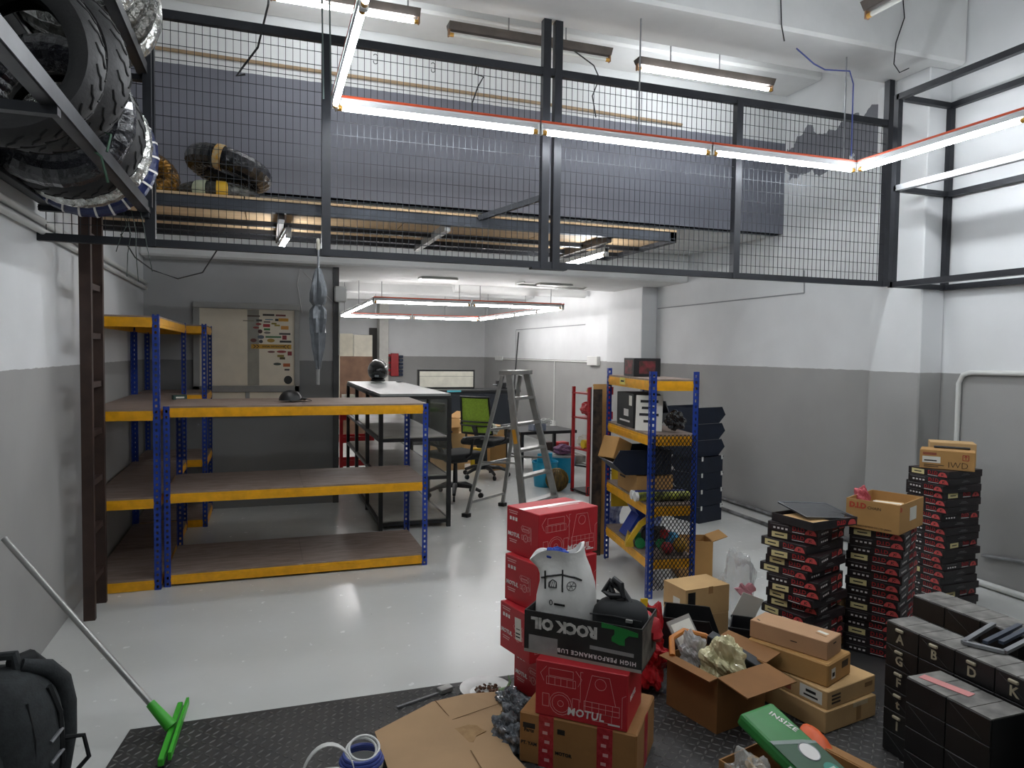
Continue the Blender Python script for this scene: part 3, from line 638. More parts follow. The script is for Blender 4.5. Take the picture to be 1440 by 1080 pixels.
def crumple(name, label, cat, loc, r, m, seed=1, amp=.25, nu=22, nv=14, rot=None, flat=True):
    random.seed(seed); ph = [random.uniform(0, 6.28) for _ in range(9)]
    def fn(u):
        k = 1+amp*(math.sin(4*u.x+ph[0])*math.cos(5*u.y+ph[1])+.6*math.sin(9*u.z+ph[2]+3*u.x)+.5*math.sin(11*u.y+ph[3])*math.cos(8*u.x+ph[4]))*.55+amp*.16*math.sin(19*u.x+ph[5]+7*u.z)*math.cos(23*u.z+ph[6]-9*u.y)+amp*.1*math.sin(31*u.y+17*u.x+ph[7])
        return k*(1 if u.z > -.55 else .75)
    o = MB().sphere((0, 0, r[2]*.72), *r, nu*2, nv*2, fn).build(name, m, smooth=not flat, loc=loc, rot=rot)
    return tag(o, label, cat)

# ------------------------------------------------------------------ back room
bd = thing('tool_trolley', 'red three-tier tool trolley behind the partition corner', 'trolley', (1.08, 9.35, 0), .1)
for sx in (-1, 1):
    for sy in (-1, 1):
        MB().box(sx*.2-.02, sx*.2+.02, sy*.15-.02, sy*.15+.02, .1, .8).build('post', REDE, bd)
        MB().tube([(sx*.2-.012, sy*.15, .045), (sx*.2+.012, sy*.15, .045)], .045, 10).build('castor', RUB, bd)
for z in (.13, .43, .72):
    b = MB(); b.box(-.2, .2, -.15, .15, z, z+.01)
    for s in (-1, 1): b.box(-.2, .2, s*.15-.006, s*.15+.006, z, z+.075); b.box(s*.2-.006, s*.2+.006, -.15, .15, z, z+.075)
    b.build('tray', REDE, bd)
random.seed(4)
for i in range(7):
    x, y = random.uniform(-.13, .13), random.uniform(-.1, .1); z = .442 if i < 4 else .142
    tag(MB().beam((-.07, 0, .012), (.07, 0, .03), .02, .02).build('hand_tool', (BLK, GALV, CARD2)[i % 3], loc=(1.08+x, 9.35+y, z), rot=(0, 0, random.uniform(0, 3))), 'loose tool on the %s tray of the red trolley' % ('middle' if i < 4 else 'bottom'), 'tool', 'tools on the red trolley')
open_carton('carton', 'white carton on top of the red trolley by the partition', (1.02, 9.4, .81), .1, .16, .2, .22, PAPER)
tag(MB().box(-.1, .1, -.07, .07, 0, .12).build('green_crate', mat('lime_plastic', '78b52c', .45), loc=(1.1, 9.22, .735), bevel=.01), 'lime green tub on the red trolley', 'tub')
for i, (dx, a) in enumerate(((.0, .2), (.05, .45))):
    tag(MB().tube([(0, 0, 0), (.12*math.sin(a), 0, .22)], .014, 10).build('paper_roll', PAPER, loc=(1.25+dx, 9.3, .74)), 'white paper roll sticking up from the trolley, %s one' % ('left', 'right')[i], 'roll')
# panels against the far wall
for i, (x0, x1, hh, c) in enumerate(((1.35, 1.72, 1.95, 'cbc5b2'), (1.73, 2.12, 1.93, 'd2cdbc'))):
    t = thing('cupboard_panel', 'tall cream cupboard door in the far alcove, %s one' % ('left', 'right')[i], 'door', ((x0+x1)/2, 15.2, 0))
    MB().box(-(x1-x0)/2, (x1-x0)/2, -.02, .02, 0, hh).build('door_leaf', mat('cream_'+c, c, .5), t, bevel=.004)
    MB().box(.1, .12, -.045, -.02, .95, 1.1).build('handle', GALV, t)
tag(MB().box(-.28, .28, -.012, .012, 0, 1.5).build('board_sheet', mat('brown_hardboard', '7d5f49', .7, c2='5f4536', nscale=4), loc=(1.5, 12.8, 0), rot=(.04, 0, 0)), 'stained brown hardboard sheet leaning in the far alcove', 'board')
struct(MB().box(2.13, 2.3, YB-.03, YB, 0, 2.1).build('door_1', mat('dark_doorway', '3d3b38', .6)))
# workbench with cabinet
wb = thing('workbench', 'long black workbench cabinet along the far wall', 'workbench', (3.3, 12.3, 0))
MB().box(-.95, .95, -.3, .3, 0, .9).build('cabinet', mat('dark_cabinet', '1e242c', .4), wb, bevel=.006)
MB().box(-1., 1., -.33, .33, .9, .94).build('worktop', BLK, wb, bevel=.005)
for x in (-.62, 0, .62):
    dr = MB().box(x-.29, x+.29, -.318, -.3, .12, .86).build('door', mat('dark_cabinet', '1e242c', .4), wb, bevel=.004)
    MB().box(x+.2, x+.22, -.335, -.318, .6, .72).build('handle', GALV, dr)
MB().box(-.35, -.1, -.3345, -.331, .905, .935).build('badge', mat('cyan_badge', '4aa3b4', .5), wb)
lb = thing('light_panel', 'white light box in a dark frame standing on the workbench', 'panel', (3.05, 12.45, .94))
MB().box(-.52, .52, -.04, .04, 0, .34).build('frame', BLK, lb, bevel=.004)
for z0, z1 in ((.03, .22), (.225, .31)): MB().box(-.49, .49, -.045, -.035, z0, z1).build('diffuser', mat('pale_diffuser', 'd6d4c6', .5), lb)
vs_ = thing('bench_vice', 'dark bench vice on the right end of the workbench', 'vice', (4.05, 12.2, .94))
MB().box(-.08, .08, -.06, .06, 0, .03).build('base', BLK, vs_); MB().box(-.04, .04, -.05, .05, .03, .12).build('body', BLK, vs_, bevel=.01); MB().tube([(-.2, 0, .08), (.16, 0, .08)], .012, 8).build('screw', GALV, vs_); MB().box(-.13, -.09, -.06, .06, .05, .15).build('jaw', BLK, vs_)
pa, pb = oX(681, 471, 4.7), Vector((4.45, 12.8, .0))
tag(MB().tube([(4.4, 12.7, 0), (4.5, 12.9, 1.0), (4.68, 13.2, 2.0)], .014, 8).build('pole', BLK), 'thin black pole leaning in the far right corner', 'pole')
# red organiser on the wall
rg = thing('tool_hanger', 'red and blue hanging tool organiser on the far wall', 'organiser', (2.62, YB-.02, 1.05))
MB().box(-.02, .15, -.05, 0, 0, .5).build('panel', REDE, rg, bevel=.005)
for i in range(6):
    MB().box(-.16, -.03, -.07, -.01, .02+.08*i, .08+.08*i).build('pocket', RED if i % 2 else mat('maroon_pocket', '6e2430', .6), rg, bevel=.01)
    MB().box(.16, .25, -.06, -.01, .0+.08*i, .06+.08*i).build('pocket', mat('navy_pocket', '26324a', .6), rg, bevel=.01)
# cartons around the chairs
open_carton('carton', 'open carton on the stack left of the lime mesh chair', (2.28, 9.4, .502), .3, .3, .28, .2, CARD, (('R', .16, .5), ('F', .14, -.9)))
carton('carton', 'large carton at the bottom of the stack left of the lime chair', (2.3, 9.5, 0), .2, .45, .4, .5, CARD2, tape=TAPEW)
carton('carton', 'pale carton standing beside the lime chair arm', (2.72, 9.98, 0), .1, .3, .3, .62, CARD2)
carton('carton', 'upright carton under the clutter behind the step ladder', (2.96, 9.3, 0), .1, .24, .28, .46, CARD, tape=TAPEW)
tag(MB().sphere((0, 0, .01), .035, .035, .035).build('fan_dial', WPL, loc=(2.2, 9.245, .6), rot=(PI/2, 0, 0)), 'round white dial on the open carton beside the chair', 'dial')
yc = thing('yellow_stand', 'yellow plastic stand on the floor behind the lime chair', 'stand', (2.72, 9.3, 0))
MB().box(-.09, .09, -.03, .03, 0, .3).build('panel', mat('yellow_plastic', 'd9b51e', .45), yc, bevel=.01); MB().box(-.04, .04, -.035, -.029, .08, .15).build('black_mark', INK, yc)
ct = thing('low_table', 'dark low table heaped with gear behind the step ladder', 'table', (3.52, 9.1, 0), .1)
MB().box(-.4, .45, -.3, .3, .52, .56).build('top', BLK, ct)
for sx in (-.36, .4):
    for sy in (-.26, .26): MB().box(sx-.02, sx+.02, sy-.02, sy+.02, 0, .52).build('leg', BLK, ct)
MB().box(-.3, .3, -.25, .25, .2, .22).build('shelf', GALV, ct)
kb = thing('cable_box', 'grey box with a heap of white cables on the low table', 'device', (3.45, 8.93, .56), .2)
MB().box(-.1, .1, -.07, .07, 0, .09).build('case', mat('blue_grey_plastic', '7b8494', .5), kb, bevel=.006)
random.seed(3)
for k in range(3):
    MB().tube([(.05+.06*math.cos(a*2+k)+.02*a, .05*math.sin(a*2+k), .1+.02*k+.012*math.sin(a*3)) for a in [i*.25 for i in range(26)]], .007, 6).build('cable', WPL, kb, smooth=True)
crumple('cloth', 'white crumpled cloth on the lime chair seat', 'cloth', (2.75, 8.78, .53), (.1, .09, .08), PAPER, 5)
carton('carton', 'small carton on the black clutter right of the lime chair', (2.96, 9.3, .462), .3, .2, .2, .14, CARD2)
def bucket(label, loc, m, r=.15, h=.3, lid=None):
    t = thing('bucket', label, 'bucket', loc)
    MB().lathe([(0, .003), (r*.82, .003), (r, h), (r+.01, h), (r+.01, h-.02), (r+.004, h-.025), (r*.83+.004, 0), (0, 0)], 24).build('body', m, t, smooth=True)
    MB().tube([((r+.008)*math.cos(a), (r+.008)*math.sin(a), h-.03+.005*math.sin(a)) for a in [PI*i/14 for i in range(15)]], .004, 6).build('handle', GALV, t)
    if lid: MB().lathe([(0, h+.012), (r+.012, h+.012), (r+.014, h-.012), (0, h)], 24).build('lid', lid, t)
    return t
CY_ = mat('cyan_plastic', '1f9cc0', .4, var=.05)
bucket('cyan bucket with dustpan in front of the wall conduit', (3.18, 7.95, 0), CY_)
bucket('cyan bucket with a grey rim, right of the other cyan one', (3.5, 8.15, 0), CY_, .15, .33, mat('grey_lid', '9fa3a2', .5))
crumple('rag', 'purple rag bundle on the right cyan bucket', 'rag', (3.5, 8.15, .345), (.12, .1, .07), mat('purple_rag', '7a5673', .85), 8)
dp = thing('dustpan', 'cyan dustpan standing in the left cyan bucket', 'dustpan', (3.14, 7.9, .25), .2); MB().box(-.1, .1, -.01, .01, 0, .16).build('pan', CY_, dp, rot=(.2, 0, 0)); MB().box(-.02, .02, -.012, .012, .15, .22).build('handle', CY_, dp)
rb = thing('basket', 'round brown wire basket resting on the floor by the cyan buckets', 'basket', (3.2, 7.62, 0))
MB().sphere((0, 0, .13), .13, .13, .13, 18, 12).build('body', mat('ochre_weave', '5f4a17', .7, c2='2e240e', nscale=25), rb, smooth=True)
for k in range(9):
    a = PI*k/9; MB().tube([(.133*math.cos(p)*math.cos(a), -.133*math.sin(p) if False else .133*math.cos(p)*math.sin(a), .13+.133*math.sin(p)) for p in [2*PI*i/20 for i in range(20)]], .004, 5, closed=True).build('wire', mat('brass_wire', '6f5a20', .4, .5), rb)
# red display stand
st = thing('display_stand', 'tall red display stand with black base tray near the right wall', 'stand', (3.53, 7.42, 0), .15)
for sx in (-.14, .14):
    for sy in (-.16, .16): MB().box(sx-.015, sx+.015, sy-.015, sy+.015, 0, 1.22).build('post', REDE, st)
for z in (.02, .5, .86, 1.14):
    b = MB(); b.box(-.155, .155, -.18, .18, z, z+.015); b.box(-.16, .16, -.19, -.175, z, z+.085); b.box(.15, .165, -.19, .19, z, z+.085); b.build('tray', BLK if z < .1 else REDE, st)
    for nm_, x in (('header', -.04),):
        MB().prism([(-.15, .01), (.05, .01), (.1, .075), (-.15, .075)], 0, .002).build('red_header', REDE, st, loc=(0, -.19, z), rot=(PI/2, 0, 0))
        obj('lettering', text_mesh('ROSS', .05, WPRINT, .002), st, (-.05, -.193, z+.043)).rotation_euler = (PI/2, 0, 0)
crumple('red_bag', 'red plastic bag lying on the display stand shelf', 'bag', (3.5, 7.38, .9), (.12, .11, .09), mat('red_film', 'c2383c', .3), 12, .2)
tag(MB().tube([(-.15, 0, .05), (.12, .03, .05)], .05, 14).build('yellow_roll', mat('yellow_plastic', 'd9b51e', .45), loc=(3.55, 7.36, .52)), 'yellow roll on the lower shelf of the display stand', 'roll')
crumple('plastic_bag', 'white plastic bag behind the yellow roll on the stand', 'bag', (3.46, 7.48, .535), (.08, .07, .07), PAPER, 13)
tag(MB().box(-.05, .05, -.04, .04, 0, .03).build('yellow_pad', mat('pale_yellow', 'c9b56a', .6), loc=(3.53, 7.42, 1.16)), 'small yellow pad on top of the display stand', 'pad')
r1 = carton('red_box', 'dark red cylinder box on the floor by the right wall', (4.07, 9.55, .121), .2, .17, .15, .19, REDE)
carton('dark_tin', 'dark tin beside the red box on the floor', (3.87, 9.6, .121), .2, .15, .14, .19, mat('dark_tin', '4a3a36', .4))
tag(MB().box(-.35, .35, -.2, .2, 0, .12).build('scrap_stack', mat('mixed_scrap', '8a8781', .6, c2='57534e', nscale=12), loc=(4.05, 9.6, 0), bevel=.01), 'low stack of grey scrap sheets under the red box', 'sheets')
for i, (a, c) in enumerate((((4.56, 9.95, .2), (4.6, 8.8, .02)), ((4.05, 8.75, .12), (4.35, 8.0, .02)), ((3.9, 8.8, .1), (4.5, 8.5, .02)))):
    tag(MB().beam(a, c, .05, .02).build('metal_strip', (WPL, ALU, BLK)[i]), '%s strip lying in the scrap by the right wall' % ('long white', 'aluminium', 'short black')[i], 'strip')
# conduit on the right wall of the back room
cd_ = thing('wall_conduit', 'white conduit with junction box and socket on the back right wall', 'conduit', (XR, 0, 0))
MB().tube([(-.012, 14.8, 1.46), (-.012, 10.0, 1.47)], .01, 8).build('pipe', WPL, cd_); MB().tube([(-.012, 11.52, 1.46), (-.012, 11.52, .35)], .01, 8).build('pipe', WPL, cd_)
MB().box(-.06, 0, 9.75, 10.1, 1.42, 1.56).build('junction_box', WPL, cd_, bevel=.006); MB().box(-.05, 0, 11.44, 11.6, .28, .42).build('socket', WPL, cd_, bevel=.006); MB().box(-.03, 0, 14.4, 14.9, 1.43, 1.52).build('cover_box', WPL, cd_, bevel=.006)
tag(MB().tube([(2.9, 8.0, 2.44), (2.9, 8.3, 2.44), (3.9, 8.5, 2.44), (3.98, 8.45, 2.5)], .012, 8).build('ceiling_conduit', WPL), 'white conduit bent along the underside of the concrete beam', 'conduit')
tag(MB().tube([(2.6, 10.2, 2.55), (4.7, 10.2, 2.55)], .085, 14).build('drain_pipe', CONC, smooth=True), 'thick cream pipe under the back room ceiling', 'pipe')

# ------------------------------------------------------------------ mesh rack: mesh end and load
def RL(x, y, z): return MR.matrix_basis @ Vector((x, y, z))
RRZ = math.radians(-9.3)
m = MB(); nx, nz = 11, 26; x0, x1, z0, z1 = -.15, .15, .06, 1.08
pw, ph = (x1-x0)/nx, (z1-z0)/nz
for i in range(nx):
    for k in range(nz):
        x, z = x0+pw*i, z0+ph*k
        for a, c in (((x, z), (x+pw/2, z+ph/2)), ((x+pw/2, z+ph/2), (x+pw, z)), ((x, z+ph), (x+pw/2, z+ph/2)), ((x+pw/2, z+ph/2), (x+pw, z+ph))):
            m.beam((a[0], -.487, a[1]), (c[0], -.487, c[1]), .004, .0045, (0, 1, 0))
tag(m.build('end_mesh', mat('black_mesh_steel', '121316', .45, .3), MR), kind='stuff')
patch(MR, .12, .05, mat('yellow_note', 'd9cf6a', .6), 'L', (.33, .95, 1.49), -.1, .66)
patch(MR, .07, .012, INK, 'L', (.33, .95, 1.49), -.1, .66, name='handwriting', t=.0014)
t = carton('carton', 'dark carton with red flower print on top of the mesh rack', RL(-.02, .1, 1.442), RRZ, .2, .22, .13, BLK); patch(t, .16, .1, mat('red_flower_print', '8a2f38', .5, c2='3a2a20', nscale=20), 'L', (.2, .22, .13)); patch(t, .12, .09, mat('red_flower_print', '8a2f38', .5), 'F', (.2, .22, .13))
t = carton('carton', 'black printed carton with white text on the second shelf of the mesh rack', RL(-.05, .08, 1.082), RRZ, .2, .36, .24, mat('charcoal_card', '2a2b2c', .6)); DD = (.2, .36, .24)
for k in range(5): patch(t, .02, .1, WPRINT, 'F', DD, -.06+.03*k, .03, name='text_block')
patch(t, .06, .07, PAPER, 'L', DD, .12, .07); patch(t, .22, .012, WPRINT, 'L', DD, 0, -.08, name='text_block'); patch(t, .1, .05, WPRINT, 'L', DD, .03, -.02, name='worn_logo')
t = thing('paper_notice', 'white paper notice with handwriting on the second shelf of the mesh rack', 'paper', RL(-.1, -.27, 1.083), RRZ-.5)
MB().box(-.09, .09, -.002, .002, 0, .24).build('sheet', PAPER, t, rot=(-.12, 0, 0))
for k, ww in enumerate((.12, .1, .13, .07)): MB().box(-ww/2, ww/2, -.0035, -.0022, .19-.045*k, .208-.045*k).build('handwriting', INK, t, rot=(-.12, 0, 0))
def bin_(label, loc, rz, w=.3, d=.42, h=.155, m=DKBLUE, group=None, clips=False, tilt=0.):
    t = thing('parts_bin', label, 'bin', loc, rz, group); t.rotation_euler = (0, tilt, rz)    # hopper mouth at +X
    b = MB(); th = .005; poly = [(-d/2, 0), (d/2-.09, 0), (d/2, h*.5), (d/2-.05, h), (-d/2, h)]
    for s in (-1, 1): b.prism(poly, -th/2, th/2, Matrix.Translation((0, s*w/2, 0)) @ Matrix.Rotation(PI/2, 4, 'X'))
    b.box(-d/2, d/2-.09, -w/2, w/2, 0, th); b.box(-d/2, -d/2+th, -w/2, w/2, 0, h)
    b.beam((d/2-.09, 0, .002), (d/2, 0, h*.5), w, th, (-.5, 0, .8)); b.build('shell', m, t)
    MB().box(-d/2-.006, d/2-.06, -w/2-.008, -w/2, h-.012, h).build('rim', m, t); MB().box(-d/2-.006, d/2-.06, w/2, w/2+.008, h-.012, h).build('rim', m, t)
    if clips:
        for q in (-1, 1): MB().box(-d/2-.012, -d/2-.004, q*(w/2-.02)-.008, q*(w/2-.02)+.008, h-.03, h+.01).build('white_clip', WPL, t)
    return t
od7 = ('bottom', 'second', 'third', 'fourth', 'fifth', 'sixth', 'topmost')
for k in range(7):
    if k < 4: bin_('black parts bin with white clips, %s of the stack by the right wall' % od7[k], (3.98, 5.98, .157*k), PI/2+.3, .33, .38, clips=True, group='bins stacked by the right wall')
    else: bin_('black parts bin with pointed mouth, %s of the stack by the right wall' % od7[k], (3.98, 6.0, .157*k+.002), .25, .34, .46, group='bins stacked by the right wall')
bin_('black parts bin on the second shelf at the back of the mesh rack', RL(.11, .28, 1.082), RRZ-1.4, .16, .3, .17)
crumple('cable_tie_bag', 'small clear bag with yellow tape perched above the black bin', 'bag', RL(.11, .28, 1.255), (.05, .05, .06), mat('clear_film', 'd5d5d0', .15, alpha=.35), 3)
crumple('black_bag', 'crumpled black plastic bag on the second shelf corner of the mesh rack', 'bag', RL(.06, -.34, 1.1), (.06, .07, .07), mat('black_film', '101114', .25, coat=.3), 21, .3)
bin_('black parts bin jutting out of the third shelf of the mesh rack', RL(-.12, -.05, .775), RRZ+PI, .34, .42, .17, m=DKBLUE)
t = carton('carton', 'small tilted carton in the jutting black bin of the mesh rack', RL(-.26, .02, .84), RRZ+.5, .15, .15, .16, CARD, tilt=(.0, .4))
t = carton('carton', 'long brown carton under the jutting black bin on the mesh rack', RL(-.02, .0, .622), RRZ, .26, .42, .145, CARD, tape=TAPE); patch(t, .12, .014, INK, 'L', (.26, .42, .145), -.1, .02, name='printed_text')
for i, (dy, c, nm_) in enumerate(((-.36, 'aeb43c', 'lime'), (-.29, '26306a', 'navy'))):
    t = thing('spray_tube', '%s printed tube lying across the third shelf of the mesh rack' % nm_, 'tube', RL(-.2, dy, .622+.032), RRZ)
    MB().tube([(0, 0, 0), (.36, 0, 0)], .03, 14).build('tube', mat(nm_+'_print', c, .4, c2='2c3018' if i == 0 else None, nscale=20), t, smooth=True); MB().tube([(-.02, 0, 0), (.002, 0, 0)], .031, 14).build('cap', WPL, t)
tk = thing('toy_truck', 'yellow plastic toy digger with green wheels on the bottom shelf', 'toy', RL(-.05, -.18, .272), RRZ-.3)
YT = mat('toy_yellow', 'd3b02a', .4)
MB().beam((-.14, -.05, .03), (-.06, -.05, .16), .06, .03, (1, 0, 0)).build('bucket_arm', YT, tk); MB().beam((-.06, -.05, .16), (.05, -.04, .24), .07, .035, (1, 0, 0)).build('bucket_arm', YT, tk)
MB().box(-.05, .12, -.07, .06, .05, .13).build('body', BLK, tk, bevel=.01); MB().prism([(-.16, 0), (-.1, 0), (-.11, .06), (-.14, .09), (-.15, .05)], -.06, .06, Matrix.Rotation(PI/2, 4, 'X')).build('scoop', YT, tk)
for i, (x, y) in enumerate(((-.06, -.09), (.08, -.09), (-.06, .06), (.08, .06))): MB().tube([(x, y, .035), (x, y+.03, .035)], .035, 14).build('wheel', mat('toy_green', '1d7a45', .4), tk)
MB().tube([(.1, -.1, .11), (.1, -.07, .11)], .03, 12).build('lamp', REDE, tk)
for i, (c, x, y, z, r) in enumerate((('2f86b0', .09, -.26, .36, .055), ('b9902a', .1, -.38, .31, .05), ('9a2c30', .0, -.4, .3, .04), ('a33a3e', .1, -.12, .42, .045))):
    tag(MB().sphere((0, 0, 0), r, r, r, 12, 8, lambda u: 1+.12*math.sin(6*u.x)*math.cos(5*u.z)).build('toy_ball', mat('toy_'+c, c, .5), smooth=True, loc=RL(x, y, .275+r)), '%s toy behind the black mesh of the rack' % ('sky blue', 'ochre', 'red', 'dull red')[i], 'toy')
bs = thing('plastic_stool', 'blue folding plastic stool behind the yellow toy on the bottom shelf', 'stool', RL(-.02, .12, .272), RRZ); BP = mat('blue_plastic', '1e3c9a', .45)
MB().beam((-.1, 0, 0), (.06, 0, .26), .04, .16, (0, 1, 0)).build('leg', BP, bs); MB().beam((.1, 0, 0), (-.06, 0, .26), .04, .16, (0, 1, 0)).build('leg', BP, bs); MB().box(-.09, .09, -.09, .09, .25, .28).build('seat', BP, bs)
# leaning cardboard between stand and rack
t = thing('leaning_cardboard', 'tall printed cardboard sheets leaning on the back of the mesh rack', 'cardboard', RL(-.22, .55, 0), RRZ)
for i, (dx, hh, mm) in enumerate(((-.05, 1.35, WPL), (0, 1.32, mat('black_printed_card', '4a3a2e', .7, c2='17140f', nscale=16)), (.05, 1.36, CARD))):
    MB().box((-.05, -.045, -.01)[i], (-.04, .05, .1)[i], dx*.5-.004, dx*.5+.004, 0, hh).build('sheet', mm, t, rot=(-.02*i, 0, 0))
t = thing('innertube', 'blue and white printed wrapped tyre standing on the floor behind the mesh rack', 'tyre', RL(.17, .72, .27), rot=(PI/2, 0, RRZ+.25))
n = 40; MB().tube([(.21*math.cos(2*PI*i/n), .21*math.sin(2*PI*i/n), 0) for i in range(n)], [.055*(1-.05*(i % 2)) for i in range(n)], 12, closed=True).build('wrapped_ring', mat('blue_white_wrap', '22346e', .25, c2='8f98b8', nscale=18), t)
t = thing('yellow_sign', 'yellow plastic sign behind the third shelf of the mesh rack', 'sign', RL(.0, .51, .55), RRZ); MB().box(-.1, .1, -.01, .01, -.15, .15).build('panel', YT, t); MB().box(-.03, .03, -.012, -.009, -.04, .04).build('black_mark', INK, t)
open_carton('carton', 'open carton on the floor beside the mesh end of the rack', (2.93, 4.42, 0), -.3, .24, .2, .27, CARD, (('R', .11, .35),))
# ------------------------------------------------------------------ chequer mat
mt = thing('chequer_mat', 'black rubber chequer-plate mat covering the near floor', 'mat', (0, 0, 0))
MATM = mat('mat_rubber', '2c2c2d', .5, c2='3a3938', nscale=5)
MB().prism([(-.54, 3.27), (-.62, 2.7), (-.7, .6), (4.3, .6), (4.3, 3.3), (2.6, 3.27)], .001, .006).build('sheet', MATM, mt)
lug = MB(); p = .034
def lugat(x, y, a):
    c, s = math.cos(a), math.sin(a); L, w = .018, .005
    q = [(-L, 0), (0, -w), (L, 0), (0, w)]; b0 = len(lug.v)
    for u, v in q: lug.v.append((x+u*c-v*s, y+u*s+v*c, .006))
    for u, v in q: lug.v.append((x+u*.6*c-v*.5*s, y+u*.6*s+v*.5*c, .0085))
    lug.f += [(b0+4, b0+5, b0+6, b0+7)]+[(b0+i, b0+(i+1) % 4, b0+4+(i+1) % 4, b0+4+i) for i in range(4)]
j = 0; yy = 1.4
while yy < 3.25:
    x = -.54+(3.27-yy)*-.14+.02; i = 0
    while x < 2.7:
        lugat(x, yy, PI/4 if (i+j) % 2 else -PI/4); x += p; i += 1
    yy += p; j += 1
me = bpy.data.meshes.new('tread_lugs'); me.from_pydata(lug.v, [], lug.f); me.materials.append(mat('worn_lug', '6a6967', .35, c2='4a4a4a', nscale=9)); tag(obj('tread_lugs', me, mt), kind='stuff')
MZ = .0088
# ------------------------------------------------------------------ squeegee and backpack
GRN = mat('green_plastic', '3fae2e', .45, var=.06)
sq = thing('floor_squeegee', 'green floor squeegee with a long aluminium handle leaning on the left wall', 'squeegee', (-.37, 3.13, 0))
MB().beam((-.01, -.22, .035), (.01, .25, .03), .022, .03).build('head', GRN, sq, bevel=.003); MB().beam((.0, -.225, .012), (.02, .255, .012), .008, .024).build('rubber_blade', BLK, sq)
MB().beam((.02, -.21, .05), (.04, .25, .045), .012, .03).build('head_rib', GRN, sq)
hd = Vector((-.70, .44, .72)); MB().tube([Vector((0, .02, .05)), Vector((0, .02, .05))+hd*.12], [.026, .019], 12).build('socket', GRN, sq, smooth=True)
MB().tube([Vector((0, .02, .05))+hd*.09, Vector((0, .02, .05))+hd], .0135, 12).build('handle', mat('handle_aluminium', '9c9c9a', .35, .6), sq, smooth=True)
bp_ = thing('backpack', 'dark grey backpack leaning against the left wall at the bottom left', 'backpack', (-.83, 2.72, 0), -.3)
BPK = mat('pack_cloth', '2b2f31', .85, var=.2, nscale=30, bump=.2, bscale=120); BPD = mat('pack_cloth_dark', '15181a', .8, var=.15)
def pack(sx, sy, sz, cx, cy, cz, e=3.0, sh=0.):
    def f(u): return (abs(u.x)**e+abs(u.y)**e+abs(u.z)**e)**(-1/e)*(1-sh*max(0, u.z))
    return MB().sphere((cx, cy, cz), sx, sy, sz, 26, 18, f)
PC, PS = Vector((0, 0, .285)), (.17, .16, .285)
def psurf(u, k=1.):
    u = Vector(u).normalized(); r = (abs(u.x)**2.7+abs(u.y)**2.7+abs(u.z)**2.7)**(-1/2.7)*(1-.12*max(0, u.z))*k
    return PC+Vector((u.x*PS[0]*r, u.y*PS[1]*r, u.z*PS[2]*r))
pack(*PS, *PC, 2.7, .12).build('body', BPK, bp_, smooth=True)
pack(.13, .07, .18, -.02, -.13, .21, 2.8).build('front_pocket', BPK, bp_, smooth=True)
for x, mm in ((.25, BPD), (.75, BPK)):
    pts = [psurf((x*.5, .15, 1), 1.04), psurf((x, .5, .9), 1.08), psurf((x, .8, .6), 1.1), psurf((x, .9, .25), 1.1), psurf((x, .9, -.15), 1.08), psurf((x, .85, -.6), 1.05), psurf((x*.8, .6, -.9), 1.)]
    MB().tube(pts, [.022, .03, .035, .035, .032, .028, .02], 10).build('shoulder_strap', mm, bp_, smooth=True)
for sx in (.95,): MB().tube([psurf((sx, .25, .75), 1.02), psurf((sx, .3, .3), 1.02), psurf((sx, .3, -.3), 1.02), psurf((sx, .25, -.8), 1.02)], .012, 6).build('side_seam', BPD, bp_, smooth=True)
MB().tube([psurf((-.35, .1, 1), .98), psurf((-.3, .12, 1), 1.14), psurf((.2, .15, 1), 1.16), psurf((.3, .15, 1), .98)], .016, 8).build('top_handle', BPK, bp_, smooth=True)
MB().tube([psurf((.9, .6, -.1), 1.), psurf((.95, .62, -.1), 1.3), psurf((.95, .6, -.3), 1.4), psurf((.9, .6, -.5), 1.2), psurf((.9, .6, -.6), 1.)], .008, 6).build('side_strap', BPD, bp_, smooth=True)
MB().tube([psurf((.9, -.5, .7), 1.01), psurf((1, -.5, .2), 1.01), psurf((1, -.5, -.5), 1.01)], .004, 5).build('zip', BPD, bp_); MB().tube([(-.1, -.2, .24), (0, -.203, .245), (.08, -.19, .24)], .003, 5).build('zip', GALV, bp_)
for z in (.05, -.2): MB().tube([psurf((1, -.1, z), 1.01), psurf((1, .3, z+.05), 1.03)], .007, 6).build('webbing', GALV, bp_)

